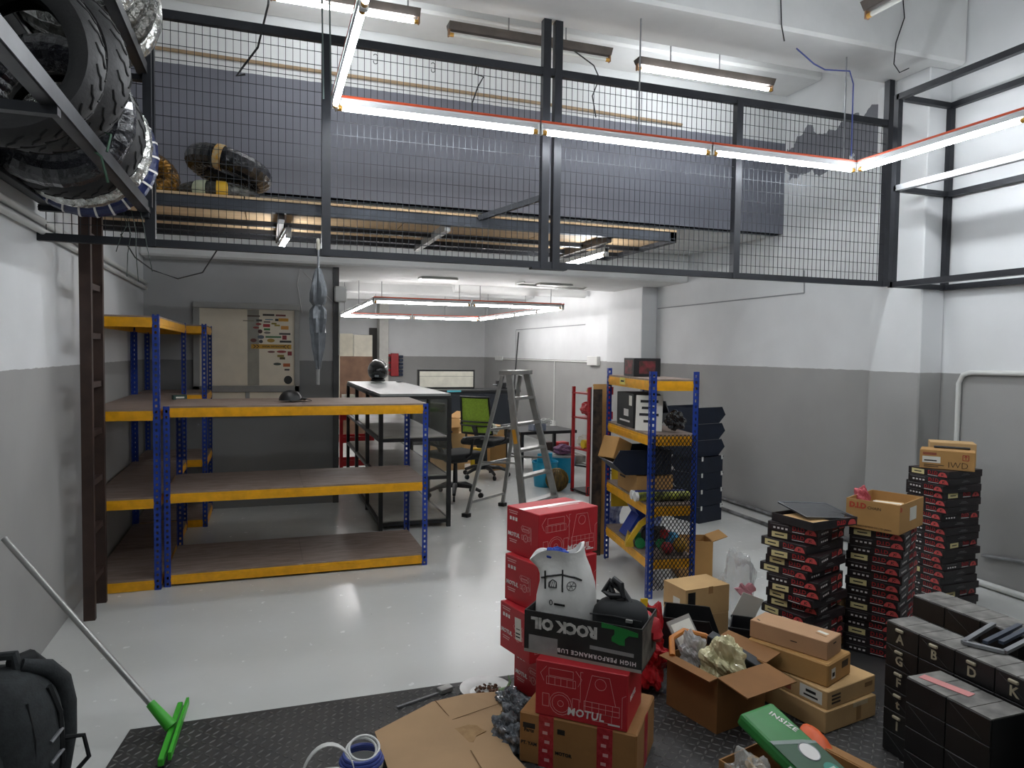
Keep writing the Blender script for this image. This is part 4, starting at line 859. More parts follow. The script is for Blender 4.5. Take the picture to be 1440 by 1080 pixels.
# ------------------------------------------------------------------ red engine-print boxes
def engine(parent, face, dims, w, h, ox=0.):
    sg = []; s = min(w/.36, h/.22)
    def T(pl): return [(ox+x*s, y*s) for x, y in pl]
    cx = -.08
    sg += [T(circ(cx, -.05, .045)), T(circ(cx, -.05, .035)), T(circ(cx, -.05, .012, 10)), T(rect(cx-.06, cx+.06, .02, .05)), T(rect(cx-.05, cx+.05, .055, .085)), T([(cx-.07, .03), (cx-.085, .06), (cx-.06, .09)]), T([(cx+.07, .03), (cx+.085, .06), (cx+.06, .09)]), T(rect(cx-.075, cx-.048, -.07, -.02)), T(rect(cx+.048, cx+.075, -.07, -.02))]
    for k in range(5): sg.append(T([(cx-.05+.025*k, .02), (cx-.05+.025*k, .05)]))
    c2 = .08
    sg += [T([(c2-.06, -.02), (c2-.035, .085), (c2+.035, .085), (c2+.06, -.02)]), T(circ(c2, .055, .022)), T(rect(c2-.065, c2+.075, -.06, -.02)), T(rect(c2-.03, c2+.045, -.09, -.06)), T([(c2+.085, -.1), (c2+.085, .02), (c2+.1, .03)]), T([(0, -.03), (.0, .09), (.01, .09)])]
    for k in range(5): sg.append(T([(c2-.06+.027*k, -.06), (c2-.06+.027*k, -.02)]))
    sg += [T([(c2-.065, -.04), (c2+.075, -.04)])]
    lim = lambda pl: [(max(-w/2+.004, min(w/2-.004, x)), max(-h/2+.004, min(h/2-.004, y))) for x, y in pl]
    return linework(parent, [lim(q) for q in sg], mat('pink_line_print', 'dba9a6', .6, var=0), face, dims, .0012)
def motul(label, loc, rz, w=.36, d=.245, h=.216, up=True, m=RED):
    t = carton('red_carton', label, loc, rz, w, d, h, m, group='red engine-print cartons'); D = (w, d, h)
    engine(t, 'F', D, w, h); letter(t, 'MOTUL', .04, WPRINT, 'F', D, .02 if not up else .06, -.072, bold=.001, spacing=1.08, shear=.1)
    patch(t, .045, .006, WPRINT, 'F', D, .13, -.09, name='small_text')
    engine(t, 'L', D, d*.6, h, .06)
    letter(t, 'MOTUL', .026, WPRINT, 'L', D, -.065, -.02, bold=.0006, spacing=1.06, shear=.1)
    for k, (v, ww) in enumerate(((.09, .07), (.08, .06), (-.045, .06), (-.055, .05))): patch(t, ww, .004, mat('pale_pink_print', 'd3a09e', .6), 'L', D, -.07, v, name='small_text')
    for k in range(3): patch(t, .014, .016, WPRINT, 'L', D, -.09+.022*k, .055, name='care_symbol')
    letter(t, 'MOTUL', .026, WPRINT, 'R', D, -.04, .0, bold=.0006, spacing=1.06, shear=.1)
    return t
t = motul('red engine-print carton at the bottom of the left stack', (1.31, 3.07, MZ), math.radians(17), .34)
t = motul('red engine-print carton third from the top with a white slip on its side', (1.24, 3.05, .2256), math.radians(14)); patch(t, .05, .1, PAPER, 'L', (.36, .245, .216), .03, .02, .08); patch(t, .03, .004, INK, 'L', (.36, .245, .216), .03, .02, .08, name='small_text', t=.001)
for q in range(2): patch(t, .035, .006, INK, 'L', (.36, .245, .216), .03, .0-.015*q, .08, name='small_text', t=.0014)
t = motul('red engine-print carton second from the top of the left stack', (1.27, 3.08, .4424), math.radians(18))
t = motul('red engine-print carton on top of the left stack with taped lid', (1.29, 3.12, .6592), math.radians(17))
MB().box(-.182, .182, -.012, .022, .2164, .2172).build('white_tape', mat('shiny_white_tape', 'dccfcf', .2), t); MB().box(-.05, .14, -.035, -.02, .2164, .217).build('small_text', mat('pale_pink_print', 'd3a09e', .6), t)
# brown carton with red tape, red carton, black oil carton
RT = mat('red_tape', '9c1a22', .35, c2='b5323a', nscale=60); w, d, h = .46, .34, .2; D = (w, d, h)
t = carton('carton', 'brown carton bound with red tape at the bottom of the front stack', (1.215, 2.53, MZ), math.radians(-41), w, d, h, CARD3, bev=.006)
for u in (-.12, .11):
    patch(t, .06, h, RT, 'F', D, u, 0, name='red_tape'); patch(t, .06, d, RT, 'T', D, u, 0, name='red_tape')
    for k in range(5): patch(t, .02, .012, mat('pale_pink_print', 'd3a09e', .6), 'F', D, u+.004*(-1)**k, .07-.035*k, name='tape_print', t=.0013)
patch(t, .06, h, RT, 'R', D, .0, 0, name='red_tape')
patch(t, .05, .02, INK, 'F', D, -.19, .05, name='printed_block'); letter(t, 'Parts', .02, INK, 'F', D, -.19, .032, bold=.0006)
patch(t, .03, .02, INK, 'F', D, -.06, .05, name='printed_block'); letter(t, 'PT. YAM', .018, INK, 'F', D, -.19, -.02, bold=.0006); letter(t, 'MOTOR', .018, INK, 'F', D, -.05, -.035, bold=.0006)
motul('red engine-print carton under the black oil carton on the front stack', (1.197, 2.49, .2105), math.radians(-41), .36, .25, .213, up=False)
w, d, h = .47, .24, .165; D = (w, d, h); th = .005
t = open_carton('oil_carton', 'worn black oil carton standing upside down, holding a white bag and a pouch', (1.215, 2.525, .4243), math.radians(-43), w, d, h, mat('black_oil_card', '161616', .6, c2='2a2a28', nscale=7))
letter(t, 'ROCK OIL', .058, mat('worn_white_print', 'd6d4cf', .7, c2='a9a7a1', nscale=30), 'F', D, -.07, .04, PI, bold=.003); letter(t, 'HIGH PERFORMANCE LUB', .022, WPRINT, 'F', D, .06, -.052, PI, bold=.0006, spacing=1.25)
patch(t, .12, .06, mat('torn_grey_label', '8f8d8b', .7, var=.1, nscale=20), 'F', D, -.155, -.042); patch(t, .17, .014, mat('torn_grey_label', '8f8d8b', .7), 'F', D, .12, -.02, -.02, name='tape_strip')
lg = MB().prism([(-.07, .01), (-.02, .01), (-.02, -.008), (-.03, -.02), (-.03, -.035), (.0, -.045), (.02, -.045), (.02, -.02), (.035, -.005), (.07, -.005), (.07, .01), (.03, .018), (-.07, .03)], 0, .001).build('green_logo', mat('logo_green', '1d7a34', .5), t); lg.matrix_local = on_face('F', *D, .15, .055)
patch(t, d-.01, h-.02, mat('torn_card_inner', '6f6a60', .8, c2='38342e', nscale=14), 'R', D, 0, 0, name='torn_side'); patch(t, w, .012, mat('worn_edge', '9a958c', .8), 'F', D, 0, -h/2+.006, name='worn_edge')
OM = Matrix.Translation((1.215, 2.525, .4243)) @ Matrix.Rotation(math.radians(-43), 4, 'Z')
# white drawstring bag
wb_ = thing('white_bag', 'white paper bag with black line drawing standing in the oil carton', 'bag', OM @ Vector((-.105, .0, .012)), math.radians(-42))
BAGM = mat('white_bag_film', 'd9d8d4', .5, var=.05, bump=.9, bscale=11)
RG = [(0, .112, .07, 0), (.05, .122, .078, 0), (.12, .124, .08, .002), (.19, .12, .076, .004), (.25, .11, .066, .004), (.3, .098, .055, -.004), (.335, .09, .046, -.014), (.36, .094, .046, -.024), (.382, .1, .05, -.03), (.378, .088, .042, -.03), (.34, .075, .032, -.02), (.29, .06, .02, 0)]
def ring(k, a):
    z, wx, dy, cx = RG[k]; ca, sa = math.cos(a), math.sin(a); e = .75; v = z/.38
    x = cx+wx*math.copysign(abs(ca)**e, ca)*(1+.03*math.sin(3*a+9*v)); y = dy*math.copysign(abs(sa)**e, sa)*(1+.09*math.sin(4*a+13*v)+.05*math.sin(9*a-7*v))
    up_ = max(0, v-.6)
    return Vector((x-.03*up_*(1-ca), y, z+up_*(.05*ca-.03*(1-ca)+.035*math.sin(3*a+.5))))
bag = MB(); n = 40
for k in range(len(RG)):
    for i in range(n): bag.v.append(tuple(ring(k, 2*PI*i/n)))
for k in range(len(RG)-1):
    for i in range(n): bag.f.append((k*n+i, k*n+(i+1) % n, (k+1)*n+(i+1) % n, (k+1)*n+i))
bag.f.append(tuple(range(n))[::-1]); bag.build('bag_body', BAGM, wb_, smooth=True)
def bagp(x, z):
    z = z+.1; best = 0.
    for k in range(7):
        if RG[k][0] <= z <= RG[k+1][0]:
            f = (z-RG[k][0])/(RG[k+1][0]-RG[k][0])
            for i in range(160):
                p_ = ring(k, PI+PI*i/160)*(1-f)+ring(k+1, PI+PI*i/160)*f
                if abs(p_.x-x) < .004: best = min(best, p_.y)
    return Vector((x, best-.0015, z))
for nm_, pl, r in (('drawn_line', [(-.09, .165), (-.06, .18), (0, .192), (.05, .187), (.08, .178)], .0035), ('drawn_line', [(-.07, .2), (-.066, .13)], .0035), ('drawn_line', [(.0, .21), (.01, .13)], .0035), ('drawn_window', [(-.05, .14), (-.05, .158), (-.036, .17), (-.02, .163), (-.016, .143), (-.05, .14)], .0018), ('drawn_dial', [(.042+.017*math.cos(a), .155+.017*math.sin(a)) for a in [2*PI*i/12 for i in range(13)]], .0012)):
    pts = []
    for (a, b2), (c, d2) in zip(pl[:-1], pl[1:]): pts += [bagp(a+(c-a)*s/4, b2+(d2-b2)*s/4) for s in range(4)]
    pts.append(bagp(*pl[-1])); MB().tube(pts, r, 5).build(nm_, INK, wb_)
for q in range(4): MB().tube([bagp(-.048+.009*q, .143), bagp(-.044+.008*q, .162)], .0012, 4).build('hatching', INK, wb_)
for q in range(3): MB().tube([bagp(.042+.015*math.cos(q*1.05), .155+.015*math.sin(q*1.05)), bagp(.042-.015*math.cos(q*1.05), .155-.015*math.sin(q*1.05))], .001, 4).build('dial_spoke', INK, wb_)
MB().box(-.022, .022, -.0015, .0015, -.004, .004).build('small_text', INK, wb_, loc=bagp(.0, .08)); MB().tube([bagp(-.04+.007*math.cos(a), .08+.009*math.sin(a)) for a in [2*PI*i/10 for i in range(11)]], .0016, 5).build('round_mark', INK, wb_)
crumple('blue_cloth', 'blue cloth showing in the mouth of the white bag', 'cloth', OM @ Vector((-.15, .0, .335)), (.05, .028, .035), mat('royal_blue_cloth', '22409a', .7), 4)
# black pouch
po = thing('black_pouch', 'black zipped pouch with cord lying in the oil carton', 'pouch', OM @ Vector((.122, -.01, .095)), math.radians(-43))
MB().sphere((0, 0, .06), .105, .085, .07, 20, 12, lambda u: (abs(u.x)**3+abs(u.y)**3+abs(u.z)**3)**(-1/3)).build('body', BPD, po, smooth=True)
MB().tube([(-.1, -.075, .085), (0, -.088, .095), (.1, -.075, .085)], .003, 5).build('zip', BLK, po); MB().box(.045, .07, -.094, -.084, .08, .09).build('zip_pull', ALU, po)
MB().tube([(-.02, .0, .12), (-.05, .02, .17), (-.03, .02, .2), (0, .0, .19), (.01, -.01, .15), (-.04, 0, .14), (-.07, .01, .15), (-.05, .02, .19), (.0, .02, .16), (.04, 0, .12)], .013, 8).build('cord', BLK, po, smooth=True)
t = thing('folded_cloths', 'white and red folded cloths behind the black pouch', 'cloth', OM @ Vector((.17, .06, .1)), math.radians(-50))
MB().sphere((0, 0, .03), .055, .045, .06, 12, 8, lambda u: 1+.15*math.sin(6*u.x+3*u.z)).build('white_cloth', PAPER, t, smooth=True); MB().sphere((.05, .02, .0), .05, .045, .06, 12, 8, lambda u: 1+.2*math.sin(5*u.x+4*u.z)).build('red_cloth', RED, t, smooth=True)

# ------------------------------------------------------------------ plate, sheet, scraps, tubs
pl = thing('plate', 'white enamel plate holding rusty nuts on the mat edge', 'plate', (.965, 3.12, MZ))
MB().lathe([(0, .004), (.075, .004), (.09, .018), (.12, .026), (.12, .03), (.088, .022), (.072, .008), (0, .008)], 32).build('dish', mat('white_enamel', 'd9d9d6', .25), pl, smooth=True)
random.seed(11); NUT = MB().lathe([(.004, 0), (.009, 0), (.009, .008), (.004, .008)], 6, closed=True).mesh('nut', mat('rusty_nut', '5b3a28', .5, .4)); NUT2 = MB().lathe([(.003, 0), (.008, 0), (.008, .007), (.003, .007)], 6, closed=True).mesh('nut', mat('zinc_nut', 'b5b2aa', .35, .6))
for i in range(46):
    a, r = random.uniform(0, 6.28), .058*math.sqrt(random.random()); o = obj('nut', NUT if i % 4 else NUT2, None, (.975+r*math.cos(a), 3.11+r*math.sin(a), MZ+.009+.007*(i % 3)), (random.uniform(0, 1.2), random.uniform(0, 1.2), a))
    tag(o, ('rusty brown' if i % 4 else 'bright zinc')+' nut in the heap on the white plate', 'nut', 'nuts on the white plate')
tag(MB().tube([(1.02, 3.09, .03), (1.06, 3.08, .04), (1.075, 3.085, .065), (1.07, 3.1, .09)], [.006, .008, .007, .002], 6).build('pepper_stalk', mat('leaf_green', '7f9a70', .6)), 'green leafy stalk lying on the rim of the white plate', 'stalk')
t = thing('scraper', 'thin steel scraper on the mat behind the cardboard sheet', 'tool', (.7, 3.16, MZ), .35); MB().box(-.16, .06, -.006, .006, 0, .008).build('blade', GALV, t); MB().box(.06, .13, -.02, .02, 0, .025).build('handle', ALU, t, bevel=.004)
SH = mat('sheet_cardboard', 'a98a66', .75, var=.06, nscale=4)
cs = thing('cardboard_sheet', 'flattened cardboard box lying on the mat with a torn patch', 'cardboard', (0, 0, 0))
A = [gz(527, 1028, .07), gz(608, 986, .06), gz(655, 975, .06), gz(697, 972, .05), gz(712, 992, .05), gz(704, 1000, .05), gz(710, 1035, .05), gz(722, 1060, .05), gz(745, 1085, .05), gz(700, 1130, .05), gz(560, 1120, .08)]
for k, (dz, sc_) in enumerate(((0, 1.), (-.012, .985), (-.024, .97))):
    ctr = sum(A, Vector())/len(A); vv = [ctr+(p_-ctr)*sc_+Vector((.004*k, -.004*k, dz-.002)) for p_ in A]; n = len(vv)
    b = MB(); b.v = [tuple(v) for v in vv]+[tuple(v-Vector((0, 0, .006))) for v in vv]; b.f = [tuple(range(n)), tuple(range(2*n-1, n-1, -1))]+[(i, i+n, (i+1) % n+n, (i+1) % n) for i in range(n)]
    b.build('ply', SH if k == 0 else CARD3, cs)
ctr = gz(645, 1035, .062)
random.seed(5); pts = [(.1*(1+.25*random.uniform(-1, 1))*math.cos(a), .06*(1+.25*random.uniform(-1, 1))*math.sin(a)) for a in [2*PI*i/16 for i in range(16)]]
MB().prism(pts, 0, .003).build('torn_patch', mat('torn_paper', '93744f', .85, c2='a5865f', nscale=25), cs, loc=ctr+Vector((0, 0, -.004)), rot=(.03, 0, .3))
for (p0, p1) in (((612, 985), (632, 1008)), ((540, 1045), (700, 990)), ((580, 1060), (600, 1080)), ((662, 1055), (680, 1085))):
    MB().beam(gz(*p0, .0625), gz(*p1, .0625), .003, .0015).build('crease', mat('crease_brown', '6e5334', .8), cs)
for i, (px, py) in enumerate(((718, 1000), (725, 1030), (735, 1010), (715, 1045), (730, 1055))):
    crumple('plastic_scrap', 'crumpled dark plastic wrap between the cardboard sheet and the cartons, %s lump' % ('rear left', 'middle', 'rear right', 'near left', 'nearest')[i], 'wrap', gz(px, py, .0)+Vector((-.01, 0, MZ)), (.055, .055, .05+.01*(i % 2)), mat('grey_film', '33363a', .12, c2='7d8288', nscale=30, coat=.5), 30+i, .45, 26, 18)
tb = thing('white_tub', 'white plastic tub with a broad strap handle at the bottom edge', 'tub', (.2, 2.47, MZ))
MB().lathe([(0, .003), (.075, .003), (.085, .1), (.092, .1), (.092, .088), (.08, 0), (0, 0)], 28).build('body', WPL, tb, smooth=True); MB().lathe([(0, .09), (.078, .094), (.08, .1)], 28).build('lid', PAPER, tb)
MB().grid(16, 2, lambda u, v: (.095*math.cos(PI*u), .012*(v-.5)*2+.03*math.sin(PI*u), .09+.13*math.sin(PI*u))).build('strap_handle', WPL, tb, solid=.003, smooth=True)
tr_ = thing('cable_coil', 'blue cable coil with white cord in a pale pail on the mat', 'coil', (.33, 2.6, MZ))
MB().lathe([(0, .003), (.07, .003), (.08, .075), (.074, .075), (.065, .008), (0, .008)], 28).build('pail', WPL, tr_, smooth=True)
for k in range(3): MB().tube([((.075-.006*k)*math.cos(a), (.075-.006*k)*math.sin(a), .085+.011*k) for a in [2*PI*i/28 for i in range(28)]], .0075, 7, closed=True).build('blue_coil', mat('blue_cable', '3a4a92', .4), tr_, smooth=True)
for k in range(2): MB().tube([(.01*k+.055*math.cos(a), .05*math.sin(a)+.01, .115+.008*k+.02*math.sin(a)) for a in [2*PI*i/26 for i in range(26)]], .005, 6, closed=True).build('white_cord', WPL, tr_, smooth=True)

# ------------------------------------------------------------------ cartons in the middle
w, d, h = .42, .3, .1
t = carton('carton', 'wide taped carton at the bottom of the stack beside the black cabinet', (2.36, 2.56, MZ), math.radians(10), .34, .38, .094, CARD2); patch(t, .03, .07, TAPE, 'F', (.34, .38, .094), .05, 0, name='tape'); patch(t, .1, .02, TAPEW, 'F', (.34, .38, .094), .06, .035, name='tape')
t = carton('carton', 'carton with a large white part label, second from the bottom of the stack', (2.37, 2.57, .1038), math.radians(12), .34, .37, .078, CARD2); D = (.34, .37, .078)
patch(t, .11, .055, PAPER, 'L', D, .105, .0); patch(t, .07, .008, INK, 'L', D, .105, -.012, name='part_number', t=.0012); patch(t, .05, .012, INK, 'L', D, .105, .008, name='barcode', t=.0012)
for k in range(3): patch(t, .06, .008, mat('dark_print', '3b2f22', .7), 'F', D, -.11, .015-.016*k, name='printed_text')
patch(t, .055, .02, mat('brown_print', '8a6a45', .7), 'F', D, .12, .01, name='printed_box'); patch(t, .05, .05, mat('reddish_print', '8b4a36', .7), 'L', D, -.02, 0, name='printed_text')
t = carton('carton', 'long bent carton with a small barcode label, third from the bottom of the stack', (2.3, 2.6, .1828), math.radians(22), .22, .38, .1, CARD, bev=.006); D = (.22, .38, .1); patch(t, .035, .045, PAPER, 'F', D, -.06, 0); patch(t, .022, .018, INK, 'F', D, -.06, -.004, name='barcode', t=.0012); patch(t, .06, .03, mat('dark_print', '3b2f22', .7), 'F', D, .05, .015, name='printed_text')
t = carton('carton', 'smooth long carton on top of the stack beside the chain boxes', (2.285, 2.61, .284), math.radians(25), .15, .36, .082, mat('smooth_cardboard', 'b08a67', .7, var=.04)); D = (.15, .36, .082)
patch(t, .05, .02, PAPER, 'T', D, .02, -.12, 1.3); patch(t, .055, .008, mat('brown_print', '8a6a45', .7), 'T', D, -.01, -.125, 1.3, name='printed_text'); patch(t, .03, .004, INK, 'L', D, .03, 0, name='printed_text'); patch(t, .02, .006, INK, 'T', D, -.05, .15, 1., name='printed_text'); patch(t, .03, .006, mat('dark_print', '3b2f22', .7), 'F', D, 0, .02, name='printed_text')
ob = open_carton('open_carton', 'open brown carton of plastic-wrapped parts with a flap folded out', (1.9, 2.66, MZ), math.radians(12), .3, .3, .24, mat('shaded_cardboard', '82592f', .75, var=.06), (('F', .16, -.12), ('L', .05, -.1), ('R', .1, .25)))
crumple('parts_bag', 'clear bag of cream plastic parts in the open carton', 'bag', (1.92, 2.63, .13), (.09, .085, .125), mat('cream_film', 'd6cfa6', .25, coat=.4, c2='b9b48e', nscale=24), 41, .35, 30, 20)
crumple('clear_bag', 'clear crinkled bag on the left of the open carton', 'bag', (1.83, 2.74, .18), (.055, .05, .09), mat('clear_film2', 'c3c3c2', .12, alpha=.6), 42, .4, 26, 18)
tag(MB().box(-.025, .025, -.15, .15, 0, .05).build('tray_lid', mat('black_tray', '12161c', .35), loc=(2.03, 2.68, .22), rot=(.25, -.3, .35), bevel=.004), 'long black plastic tray sticking up from the open carton', 'tray')
t = thing('document_sleeve', 'clear sleeve with a white sheet leaning behind the open carton', 'sleeve', (1.92, 2.88, .2), .2); MB().box(-.09, .09, -.003, .003, 0, .15).build('sleeve', mat('grey_sleeve', '8f8b86', .3), t, rot=(-.6, 0, .2)); MB().box(-.075, .075, -.006, -.003, .01, .13).build('sheet', PAPER, t, rot=(-.6, 0, .2))
tag(MB().tube([(1.72, 2.73, .25), (1.77, 2.82, .29), (1.86, 2.86, .3), (1.95, 2.82, .28), (1.99, 2.77, .25)], .014, 8).build('orange_strap', mat('amber_strap', 'b5702c', .5), smooth=True), 'amber strap curled over the open carton', 'strap')
t = open_carton('carton', 'pale carton with a white label standing behind the black trays', (2.3, 3.42, .165), math.radians(5), .3, .2, .15, CARD2, ()); MB().box(-.15, .15, -.1, .1, .147, .152).build('lid', CARD2, t); D = (.3, .2, .15); patch(t, .06, .07, PAPER, 'L', D, .02, -.02); patch(t, .05, .1, BLK, 'F', D, -.11, .01, name='black_print'); patch(t, .03, .04, TAPE, 'F', D, .02, .06, name='tape')
carton('carton', 'lower pale carton under the labelled one near the mesh rack', (2.3, 3.42, 0), math.radians(5), .3, .2, .163, CARD2)
bin_('black parts tray standing behind the open carton', (2.08, 3.13, MZ), math.radians(-35), .22, .28, .26, m=BLK)
bin_('black parts tray tilted beside the clear bubble wrap', (2.38, 3.04, MZ), math.radians(-40), .18, .2, .2, m=BLK)
crumple('bubble_wrap', 'tall clear plastic wrap rising behind the black trays', 'wrap', (2.56, 3.4, .01), (.1, .09, .26), mat('clear_wrap', 'd2d4d4', .08, alpha=.3, spec=.8), 51, .35, 30, 22)
t = thing('card_leaflet', 'white leaflet and pink wrap held in the clear plastic', 'leaflet', (2.42, 3.17, .18), -.3); MB().box(-.06, .06, -.002, .002, 0, .15).build('leaflet', PAPER, t, rot=(.2, .35, 0)); MB().sphere((.02, .015, .15), .05, .012, .04, 16, 10, lambda u: 1+.3*math.sin(7*u.x+5*u.z)).build('pink_wrap', mat('pink_wrap', 'c98a92', .4), t)
crumple('red_carrier_bag', 'red plastic carrier bag on the floor behind the oil carton', 'bag', (1.72, 2.98, MZ), (.1, .11, .19), mat('red_bag_film', 'b01c24', .3, var=.2, nscale=12), 61, .5, 34, 24)
t = thing('yellow_packet', 'yellow card packet sticking out of the red carrier bag', 'packet', (1.68, 2.95, .3), .2); MB().box(-.02, .02, -.005, .005, 0, .14).build('packet', mat('packet_yellow', 'dcb81e', .45), t, rot=(0, .15, 0)); MB().lathe([(0, 0), (.01, 0), (.01, .002), (0, .002)], 12).build('red_mark', RED, t, loc=(.008, -.006, .05), rot=(PI/2, 0, 0))

# ------------------------------------------------------------------ green instrument case and its carton
w, d = .34, .34
open_carton('open_carton', 'open carton of workshop odds and ends at the bottom edge', (1.62, 1.84, MZ), math.radians(14), .36, .3, .26, CARD3, (('R', .08, -.3),))
gc = thing('instrument_case', 'green plastic instrument case with gauge picture propped in the carton', 'case', (1.63, 1.87, .29), rot=(.36, .05, math.radians(16))); GC = mat('case_green', '2a7a36', .35, var=.08)
MB().box(-.09, .09, -.16, .16, 0, .045).build('shell', GC, gc, bevel=.012, seg=2); D = (.18, .32, .045)
o = MB().prism([(-.088, .02), (.088, -.03), (.088, -.158), (-.088, -.158)], 0, .0008).build('dark_panel', mat('case_dark_green', '1d4a2c', .4), gc); o.location = (0, 0, .0455)
MB().prism([(-.088, .02), (.088, -.03), (.088, -.02), (.04, .0), (-.088, .035)], 0, .0008).build('grey_swoosh', mat('swoosh_grey', '7d8a84', .4), gc, loc=(0, 0, .0462))
letter(gc, 'INSIZE', .032, WPRINT, 'T', D, .045, .08, -1.25, bold=.0006, spacing=1.08, shear=.15)
o = MB().lathe([(0, 0), (.034, 0), (.034, .001), (0, .001)], 24).build('gauge_picture', WPRINT, gc); o.location = (.02, -.045, .0465); MB().tube([(.035*math.cos(a), .035*math.sin(a), 0) for a in [2*PI*i/24 for i in range(24)]], .0025, 5, closed=True).build('gauge_ring', GALV, o)
patch(gc, .03, .025, mat('old_label', 'b3b095', .6), 'T', D, -.045, -.03, .3)
o = MB().lathe([(0, 0), (.03, 0), (.03, .001), (0, .001)], 20).build('digital_gauge', mat('teal_gauge', '2f8a78', .4), gc); o.location = (.035, -.125, .0465); MB().box(-.018, .018, -.01, .01, .001, .002).build('display', mat('gauge_display', 'b9c9bd', .4), o)
tag(MB().sphere((0, 0, 0), .045, .13, .03, 18, 12, lambda u: 1+.15*math.sin(3*u.y+1)).build('orange_glove', mat('orange_rubber', 'd2561c', .5), smooth=True, loc=(1.79, 1.9, .24), rot=(.5, 0, -.15)), 'orange rubber glove draped beside the green case', 'glove')
crumple('clear_bag', 'clear bag with tape rolls left of the green case', 'bag', (1.455, 1.84, .15), (.06, .09, .1), mat('clear_film', 'd5d5d0', .15, alpha=.35), 71, .3, 24, 16)
for i, (x, y, z) in enumerate(((1.47, 1.83, .27), (1.5, 1.88, .28))):
    tag(MB().lathe([(.02, 0), (.032, 0), (.032, .02), (.02, .02)], 20, closed=True).build('tape_roll', WPL if i == 0 else CARD2, loc=(x, y, z-.02), rot=(.4, .3, 0)), '%s tape roll in the clear bag beside the green case' % ('white', 'tan')[i], 'tape roll')
crumple('foam_wrap', 'crumpled translucent wrap at the bottom edge before the green case', 'wrap', (1.5, 1.7, .2), (.06, .06, .07), mat('clear_film2', 'c3c3c2', .12, alpha=.6), 72, .4)
# ------------------------------------------------------------------ chain boxes in three stacks
DIDR = mat('chain_red', '9c2226', .5, var=.05); EMB = mat('emblem_red', 'c24c4a', .5, var=.05); LABY = mat('cream_label', 'd8cc94', .6, var=.05); DIDK = mat('chain_box_black', '18171a', .45, c2='241c1e', nscale=9); DIDT = mat('chain_box_top', '2a1a1b', .45, c2='1c1416', nscale=5); DRKT = mat('faint_print', '6a6a6a', .6)
BWd, BDd, BHd = .33, .27, .044; DD = (BWd, BDd, BHd)
dome = MB().prism([(-.03, -.014), (.03, -.014), (.027, -.002), (.016, .011), (0, .014), (-.016, .011), (-.027, -.002)], 0, .0008)
DOME = dome.mesh('red_emblem', EMB)
def chain_box(kindF, kindL):
    t = thing('chain_box', 'x', 'box')
    MB().box(-BWd/2, BWd/2, -BDd/2, BDd/2, 0, BHd).build('carton', DIDK, t, bevel=.0015); MB().box(-BWd/2+.002, BWd/2-.002, -BDd/2+.002, BDd/2-.002, BHd-.0004, BHd+.0004).build('lid_print', DIDT, t)
    for face, kind, ln in (('F', kindF, BWd), ('L', kindL, BDd)):
        if kind in ('logo', 'label'):
            letter(t, 'D.I.D', .03, DIDR, face, DD, ln*.12, .003, bold=.0008); patch(t, .065, .003, WPRINT, face, DD, ln*.12, -.013, name='underline')
            o = obj('red_emblem', DOME, t); o.matrix_local = on_face(face, *DD, ln*.36, 0, 0, .0002); letter(t, 'JC', .016, INK, face, DD, ln*.36, -.001, bold=.0008)
        if kind == 'logo':
            for k in range(4): patch(t, .012, .009, WPRINT, face, DD, -ln*.36+.022*k, -.006, name='white_dot')
            patch(t, .1, .003, DRKT, face, DD, -ln*.26, .012, name='grey_line')
        if kind == 'label': patch(t, .085, .03, LABY, face, DD, -ln*.25, 0); patch(t, .05, .006, INK, face, DD, -ln*.25, .0, name='handwriting', t=.0012)
        if kind == 'plain': patch(t, .05, .003, DRKT, face, DD, 0, .004, name='grey_line'); patch(t, .08, .003, DRKT, face, DD, 0, -.004, name='grey_line')
    return t
protos = {}
def get_box(kf, kl, loc, rz, label, group):
    k = (kf, kl)
    if k not in protos: protos[k] = t = chain_box(kf, kl)
    else: t = dup(protos[k])
    t.location = loc; t.rotation_euler = (0, 0, rz); t['label'] = label; t['group'] = group; return t
ORD = ['bottom', 'second', 'third', 'fourth', 'fifth', 'sixth', 'seventh', 'eighth', 'ninth', 'tenth', 'eleventh', 'twelfth', 'thirteenth', 'fourteenth', 'fifteenth', 'sixteenth', 'seventeenth', 'eighteenth', 'nineteenth', 'twentieth']
random.seed(21)
def stack(n, c, rz, nm_, where, jit, z0, kinds):
    for k in range(n):
        kf, kl = kinds[k % len(kinds)]
        lab = {'label': 'with cream label', 'logo': 'with red logo', 'plain': 'plain dark'}[kl]
        get_box(kf, kl, (c[0]+random.uniform(-1, 1)*jit, c[1]+random.uniform(-1, 1)*jit, z0+k*(BHd+.0008)), rz+random.uniform(-1, 1)*jit*8,
                'black chain box %s, %s from the floor in the %s' % (lab, ORD[k] if k else 'lowest', where.replace('stack of chain boxes', 'stack')) if k < n-1 else 'black chain box %s on top of the %s' % (lab, where), nm_)
    return z0+n*(BHd+.0008)
za = stack(16, (2.72, 3.05), math.radians(20), 'chain boxes in the left stack', 'left stack of chain boxes', .019, MZ, [('logo', 'label'), ('plain', 'label'), ('logo', 'label'), ('logo', 'logo'), ('logo', 'label'), ('plain', 'label')])
zb = stack(15, (3.2, 3.0), math.radians(29), 'chain boxes in the middle stack', 'middle stack of chain boxes', .007, MZ, [('logo', 'logo'), ('logo', 'logo'), ('logo', 'label')])
zc = stack(20, (4.14, 3.42), math.radians(5), 'chain boxes in the right stack', 'right stack of chain boxes', .01, 0, [('plain', 'logo'), ('plain', 'logo'), ('label', 'logo'), ('plain', 'logo'), ('plain', 'logo'), ('plain', 'label'), ('logo', 'logo')])
